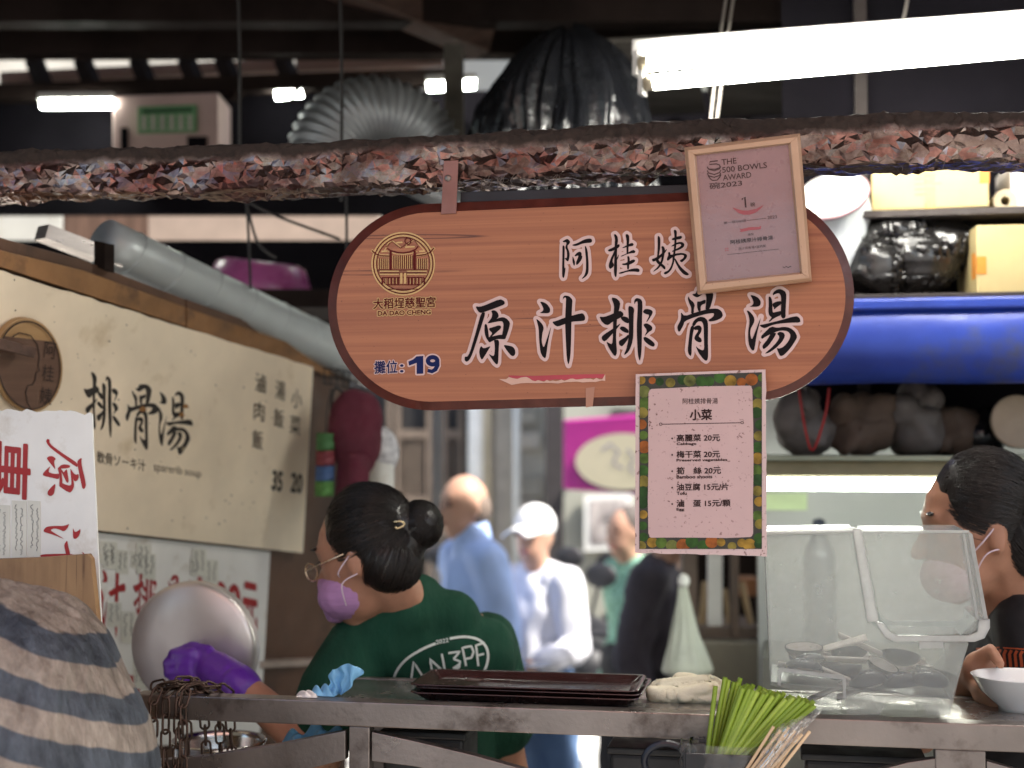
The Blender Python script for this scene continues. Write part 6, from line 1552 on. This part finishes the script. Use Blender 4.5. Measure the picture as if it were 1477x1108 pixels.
for q in (-1, 1):
    cc = c + (f * .104 + s * (q * .034) - u * .016) * k
    MB().tube([cc + (s * math.cos(t) * .021 + u * math.sin(t) * .017) * k for t in np.linspace(0, 2 * math.pi, 25)], .0016, 6).build('glasses_rim', M_gold_g, g, smooth=True)
gs.tube([c + (f * .104 + near * .056 - u * .012) * k, ear + u * .02 + f * .015], .0014, 6)
gs.build('glasses_temple', M_gold_g, g, smooth=True)
for q in (-1, 1):
    cc = c + (f * .104 + s * (q * .034) - u * .016) * k
    MB().poly([cc + (s * math.cos(t) * .021 + u * math.sin(t) * .017) * k for t in np.linspace(0, 2 * math.pi, 20, endpoint=False)]).build('lens', gl, g)
face_bits(c, f, s, u, k, g, lips=False)
# purple glove gripping the lid knob
M_pur = mat('purple_nitrile', (.12, .026, .34), .38, var=.15, scale=20, bmp=.2, bscale=70)
hp = [('e', P(297, 963, 2.79), (Vector((.044, 0, -.010)), Vector((0, .026, 0)), Vector((.008, 0, .036)))), ('c', P(310, 966, 2.78), P(343, 985, 2.74), .036, .036), ('c', P(343, 985, 2.74), P(350, 992, 2.735), .037, .038)]
for i, (x, y, tx, ty) in enumerate(((276, 944, 251, 944), (270, 955, 243, 957), (270, 967, 244, 970), (276, 979, 254, 980))):
    a_, b_ = P(x, y, 2.775), P(tx, ty, 2.785)
    hp += [('c', a_, b_, .0125, .0115), ('c', b_, b_ + Vector((-.002, .020, -.001)), .0115, .0105), ('c', b_ + Vector((-.002, .020, 0)), b_ + Vector((.016, .028, 0)), .0105, .0095)]
hp += [('c', P(300, 940, 2.785), P(276, 934, 2.80), .013, .012), ('c', P(276, 934, 2.80), P(262, 938, 2.815), .012, .010)]
organic('glove', hp, M_pur, g, .0045, 3, .0012, 60)
# --- woman at the right with the bowl
Yr = 2.60
g = thing('person', 'dark haired woman in a black shirt holding a white bowl at the right edge', 'person', Vector((P(1455, 900, 2.7).x, 2.7, 0)))
f, s, u = frame((-.96, .12, -.12)); k = 1.08
c = P(1412, 752, Yr); nb = P(1462, 862, 2.66)
chest = P(1490, 1010, 2.72); pel = Vector((chest.x + .03, 2.75, .95)); shN, shF = P(1480, 905, 2.58), P(1465, 905, 2.84)
elN = P(1530, 1075, 2.50); hnd = P(1415, 985, 2.44); elF = P(1325, 1055, 2.66)
legs = []
for q in (-1, 1):
    hq = pel + Vector((0, q * .09, -.03)); legs += [('c', hq, Vector((hq.x, hq.y, .50)), .085, .06), ('c', Vector((hq.x, hq.y, .50)), Vector((hq.x + .02, hq.y, .09)), .058, .04), ('c', Vector((hq.x + .02, hq.y, .05)), Vector((hq.x - .12, hq.y, .04)), .042, .035)]
wr_ = P(1388, 992, 2.50)
hx = [('e', P(1412, 968, 2.455), (Vector((.030, 0, .012)), Vector((0, .022, 0)), Vector((-.010, 0, .034)))), ('c', P(1410, 950, 2.45), P(1428, 938, 2.43), .013, .012), ('c', P(1428, 938, 2.43), P(1443, 958, 2.40), .012, .0095)]
for i in range(4):
    a_ = P(1404 + i * 3, 985 + i * 3, 2.45 - i * .012); b_ = P(1412 + i * 6, 1008 + i * 2, 2.425 - i * .014); hx += [('c', a_, b_, .0115, .0105), ('c', b_, P(1430 + i * 6, 1014 + i * 1, 2.405 - i * .012), .0105, .009)]
sk = head_prims(c, f, s, u, k) + [('c', c - u * .06 - f * .025, nb + Vector((.01, .02, -.03)), .058, .068), ('e', chest, (Vector((.10, 0, 0)), Vector((0, .14, 0)), Vector((0, 0, .16)))), ('c', chest, pel, .11, .12), ('c', nb, shN, .05, .05), ('c', nb, shF, .05, .05), ('c', shF, elF, .046, .04), ('c', elF, wr_, .042, .028), ('c', wr_, P(1408, 975, 2.46), .028, .026), ('c', shN, elN, .045, .04), ('c', elN, Vector((P(1520, 1010, 2.36).x, 2.36, elN.z + .06)), .038, .03)] + hx + legs
organic('body', sk, M_skin2, g, .006, 4)
M_bk = mat('black_shirt', (.010, .010, .012), .85, var=.2, bmp=.3, bscale=400, bdist=.001)
shirt, shm = organic('shirt', [('e', chest, (Vector((.125, 0, 0)), Vector((0, .155, 0)), Vector((0, 0, .19)))), ('c', chest, pel, .14, .145), ('c', nb + Vector((.01, .0, -.045)), shN, .060, .062), ('c', nb + Vector((.01, .02, -.045)), shF, .060, .062), ('c', shN, shN + (elN - shN) * .6, .062, .066), ('c', shF, shF + (elF - shF) * .5, .060, .064)], M_bk, g, .008, 5, .004, 10)
bvh = BVHTree.FromPolygons([tuple(v) for v in shm.v], shm.f)
mb = MB()
for i in range(9):
    x = 1416 + i * 8
    dl([(x + 3, 935 + i * .6), (x, 944), (x + 2, 962)], 4.2); 
dl([(1408, 936), (1440, 934), (1500, 938)], 2.0)
mb.build('shirt_print', mat('orange_print', (.50, .10, .03), .8), shirt)
organic('trousers', [('c', q[1], q[2], q[3] + .018, q[4] + .018) for i, q in enumerate(legs) if i % 3 != 2] + [('c', pel + Z * .05, pel - Z * .03, .15, .13)], MATS['dark_trousers'], g, .012, 4)
hr_, _ = organic('hair', [('e', c - f * .014 * k + u * .026 * k, (f * .092 * k, s * .084 * k, u * .096 * k)), ('e', c - f * .065 * k - u * .02 * k, (f * .055 * k, s * .078 * k, u * .085 * k)), ('c', c - f * .10 * k, c - f * .13 * k - u * .12 * k, .045, .04), ('c', c + (f * .02 + u * .085) * k, c - (f * .03 - u * .06) * k, .03, .03)], M_hair, g, .006, 5)
strands(c - f * .014 * k + u * .026 * k, (f * .092 * k, s * .084 * k, u * .096 * k), -f * .85 - u * .35, 460, hr_, M_strand, 2.35, .3, seed=5)
strands(c - f * .065 * k - u * .02 * k, (f * .055 * k, s * .078 * k, u * .085 * k), -f * .5 - u * .85, 160, hr_, M_strand, 2.2, .4, seed=6)
near = (-s if (-s).y < 0 else s); ear = c + (near * .080 - u * .022 - f * .012) * k
mk, _ = organic('face_mask', [('e', c + (f * .058 - u * .085) * k, (f * .052 * k, s * .062 * k, u * .046 * k))], mat('pink_mask', (.62, .44, .46), .8, bmp=.2), g, .006, 3)
for (dz, du) in ((.02, -.06), (-.022, -.11)):
    MB().tube(smoothpts([ear + u * dz, ear + f * .03 + u * (dz * .6 - .02) + near * .004, c + (f * .045 + near * .060 + u * du) * k], 5), .0016, 6).build('ear_loop', MATS['mask_strap'], mk)
face_bits(c, f, s, u, k, g, lips=False)
# --- passers-by in the street
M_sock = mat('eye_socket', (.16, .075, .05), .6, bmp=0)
def walker(label, px, top, Y, face, mats, kind, stride=.12, arms=None, htilt=0.0):
    X = P(px, 700, Y).x; H = P(px, top, Y).z; q_ = H / 1.68
    t_ = thing('person', label, 'person', (X, Y, 0))
    f = Vector((math.sin(face), -math.cos(face), 0)); sd_ = f.cross(Z).normalized()
    o = Vector((X, Y, 0))
    def w_(a, b, z): return o + f * a * q_ + sd_ * b * q_ * .72 + Z * z * q_
    c = w_(.03, 0, 1.565); hf, hs, hu = frame(f + Vector((0, 0, htilt)))
    lg = []
    for q in (-1, 1):
        st = stride * q
        lg += [('c', w_(0, q * .09, .88), w_(st * .6 + .02, q * .09, .48), .085 * q_, .06 * q_), ('c', w_(st * .6 + .02, q * .09, .48), w_(st, q * .09, .09), .058 * q_, .04 * q_), ('c', w_(st - .03, q * .09, .045), w_(st + .14, q * .09, .04), .042 * q_, .036 * q_)]
    ar = []
    for q in (-1, 1):
        sh_ = w_(0, q * .185, 1.36); e_, h_ = (w_(-.05, q * .225, 1.08), w_(.04, q * .225, .84))
        if arms and q in arms: e_, h_ = w_(*arms[q][0]), w_(*arms[q][1])
        ar.append((sh_, e_, h_))
    sk = head_prims(c, hf, hs, hu, q_) + [('c', c - hu * .06 * q_, w_(0, 0, 1.38), .052 * q_, .06 * q_), ('e', w_(0, 0, 1.22), (f * .075 * q_, sd_ * .09 * q_, Z * .18 * q_)), ('c', w_(0, 0, 1.2), w_(0, 0, .92), .072 * q_, .08 * q_)] + lg
    for (a_, b_, d_) in ar: sk += [('c', a_, b_, .045 * q_, .038 * q_), ('c', b_, d_, .036 * q_, .026 * q_), ('e', d_ + (d_ - b_).normalized() * .06 * q_, (f * .028 * q_, sd_ * .022 * q_, Z * .05 * q_)), ('c', d_ + (d_ - b_).normalized() * .03 * q_, d_ + (d_ - b_).normalized() * .06 * q_ + f * .035 * q_, .012 * q_, .010 * q_)]
    organic('body', sk, M_skin, t_, .016, 3)
    tp = [('e', w_(0, 0, 1.22), (f * .105 * q_, sd_ * .125 * q_, Z * .21 * q_)), ('c', w_(0, 0, 1.2), w_(0, 0, .90), .104 * q_, .115 * q_), ('c', w_(-.01, 0, 1.385), w_(0, .18, 1.35), .072 * q_, .068 * q_), ('c', w_(-.01, 0, 1.385), w_(0, -.18, 1.35), .072 * q_, .068 * q_)]
    for (a_, b_, d_) in ar: tp += [('c', a_, b_, .066 * q_, .058 * q_), ('c', b_, b_.lerp(d_, .9), .056 * q_, .046 * q_)]
    if kind == 'jacket': tp.append(('c', w_(0, 0, 1.40), w_(.005, 0, 1.45), .075 * q_, .068 * q_))
    organic({'jacket': 'jacket', 'sweater': 'sweater', 'shirt': 'shirt', 'suit': 'jacket'}[kind], tp, mats[0], t_, .014, 3, .012, 8, wst=(1.5, 1.5, .8))
    organic('trousers', [('c', p[1], p[2], p[3] + .02, p[4] + .025) for i, p in enumerate(lg) if i % 3 != 2] + [('c', w_(0, 0, .95), w_(0, 0, .85), .155 * q_, .14 * q_)], mats[1], t_, .014, 4, .006, 10)
    for q in (0, 1): organic('shoe', [('c', lg[q * 3 + 2][1], lg[q * 3 + 2][2], .05 * q_, .045 * q_)], mat('shoe_dark', (.03, .028, .028), .5), t_, .014, 2)
    face_bits(c, hf, hs, hu, q_, t_)
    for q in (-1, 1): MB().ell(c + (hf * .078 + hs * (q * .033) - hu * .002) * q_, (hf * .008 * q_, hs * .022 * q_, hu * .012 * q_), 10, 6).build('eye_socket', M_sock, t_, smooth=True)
    MB().ell(c + (hf * .088 - hu * .073) * q_, (hf * .008 * q_, hs * .026 * q_, hu * .009 * q_), 10, 6).build('lips', M_lip, t_, smooth=True)
    return t_, c, hf, hs, hu, q_
M_jean = mat('blue_jeans', (.09, .16, .30), .85, bmp=.2); M_blk = mat('black_cloth', (.02, .02, .024), .9)
t_, c, hf, hs, hu, q_ = walker('bald man in pale blue zip jacket and glasses in the street', 681, 680, 5.2, rad(-62), (mat('pale_blue_jacket', (.38, .52, .86), .7, var=.08, bmp=.2), mat('grey_trousers', (.12, .12, .13), .85)), 'jacket')
organic('hair', [('e', c - hf * .03 * q_ - hu * .02 * q_, (hf * .074 * q_, hs * .0785 * q_, hu * .075 * q_))], mat('grey_stubble', (.20, .15, .12), .9, var=.2), t_, .01, 3)
for q in (-1, 1): MB().tube([c + (hf * .108 + hs * (q * .034 + math.cos(a) * .024) + hu * (-.004 + math.sin(a) * .018)) * q_ for a in np.linspace(0, 2 * math.pi, 19)], .002, 6).build('glasses_rim', M_wire, t_)
t_, c, hf, hs, hu, q_ = walker('person in white cap, white sweater and blue jeans walking with a phone', 776, 728, 5.4, rad(-30), (mat('white_sweater', (.74, .74, .80), .85, var=.05, bmp=.25, bscale=200), M_jean), 'sweater', .14, {1: ((-.04, .27, 1.10), (.02, .30, .86)), -1: ((.02, -.26, 1.10), (.22, -.18, 1.06))})
M_wc = mat('white_cap', (.80, .80, .80), .85, var=.04)
organic('cap', [('e', c + hu * .035 * q_ - hf * .006 * q_, (hf * .103 * q_, hs * .086 * q_, hu * .088 * q_))], M_wc, t_, .01, 3)
MB().grid(lambda a, b: c + (hf * (.07 + .10 * b) + hs * ((a - .5) * .15 * (1 - .25 * b * b)) + hu * (.038 - .018 * b - .03 * (2 * a - 1) ** 2)) * q_, 12, 8).build('cap_peak', M_wc, t_, smooth=True, solid=.006)
organic('hair', [('e', c - hf * .03 * q_ - hu * .01 * q_, (hf * .07 * q_, hs * .079 * q_, hu * .06 * q_))], M_hair, t_, .01, 3)
ph = t_; 
pos = Vector((0, 0, 0))
f_ = Vector((math.sin(rad(-30)), -math.cos(rad(-30)), 0)); sd_ = f_.cross(Z)
o_ = Vector((P(776, 700, 5.4).x, 5.4, 0))
pp_ = o_ + (f_ * .31 - sd_ * .18 + Z * 1.075) * q_
tag(MB().box(pp_, f_ * .07, sd_ * .036, (Z * .8 + f_ * .2) * .005).build('mobile_phone', mat('phone', (.25, .27, .33), .2), bevel=.004), 'phone held by the person in the white cap', 'phone')
t_, c, hf, hs, hu, q_ = walker('person in green patterned shirt behind the menu card', 912, 728, 5.9, rad(-60), (mat('green_pattern', (.07, .26, .16), .8, var=.5, scale=60, c2=(.25, .45, .35)), M_blk), 'shirt', .05)
organic('hair', [('e', c - hf * .02 * q_ + hu * .02 * q_, (hf * .092 * q_, hs * .082 * q_, hu * .096 * q_))], mat('grey_hair', (.12, .10, .09), .8), t_, .01, 3)
t_, c, hf, hs, hu, q_ = walker('person in dark charcoal jacket mostly hidden by the menu card', 955, 705, 4.9, rad(60), (mat('charcoal_jacket', (.045, .038, .05), .8, var=.15, bmp=.3), M_blk), 'suit', .12)
organic('hair', [('e', c - hf * .02 * q_ + hu * .02 * q_, (hf * .094 * q_, hs * .083 * q_, hu * .098 * q_))], M_hair, t_, .01, 3)

bpy.data.scenes.remove(TMP)
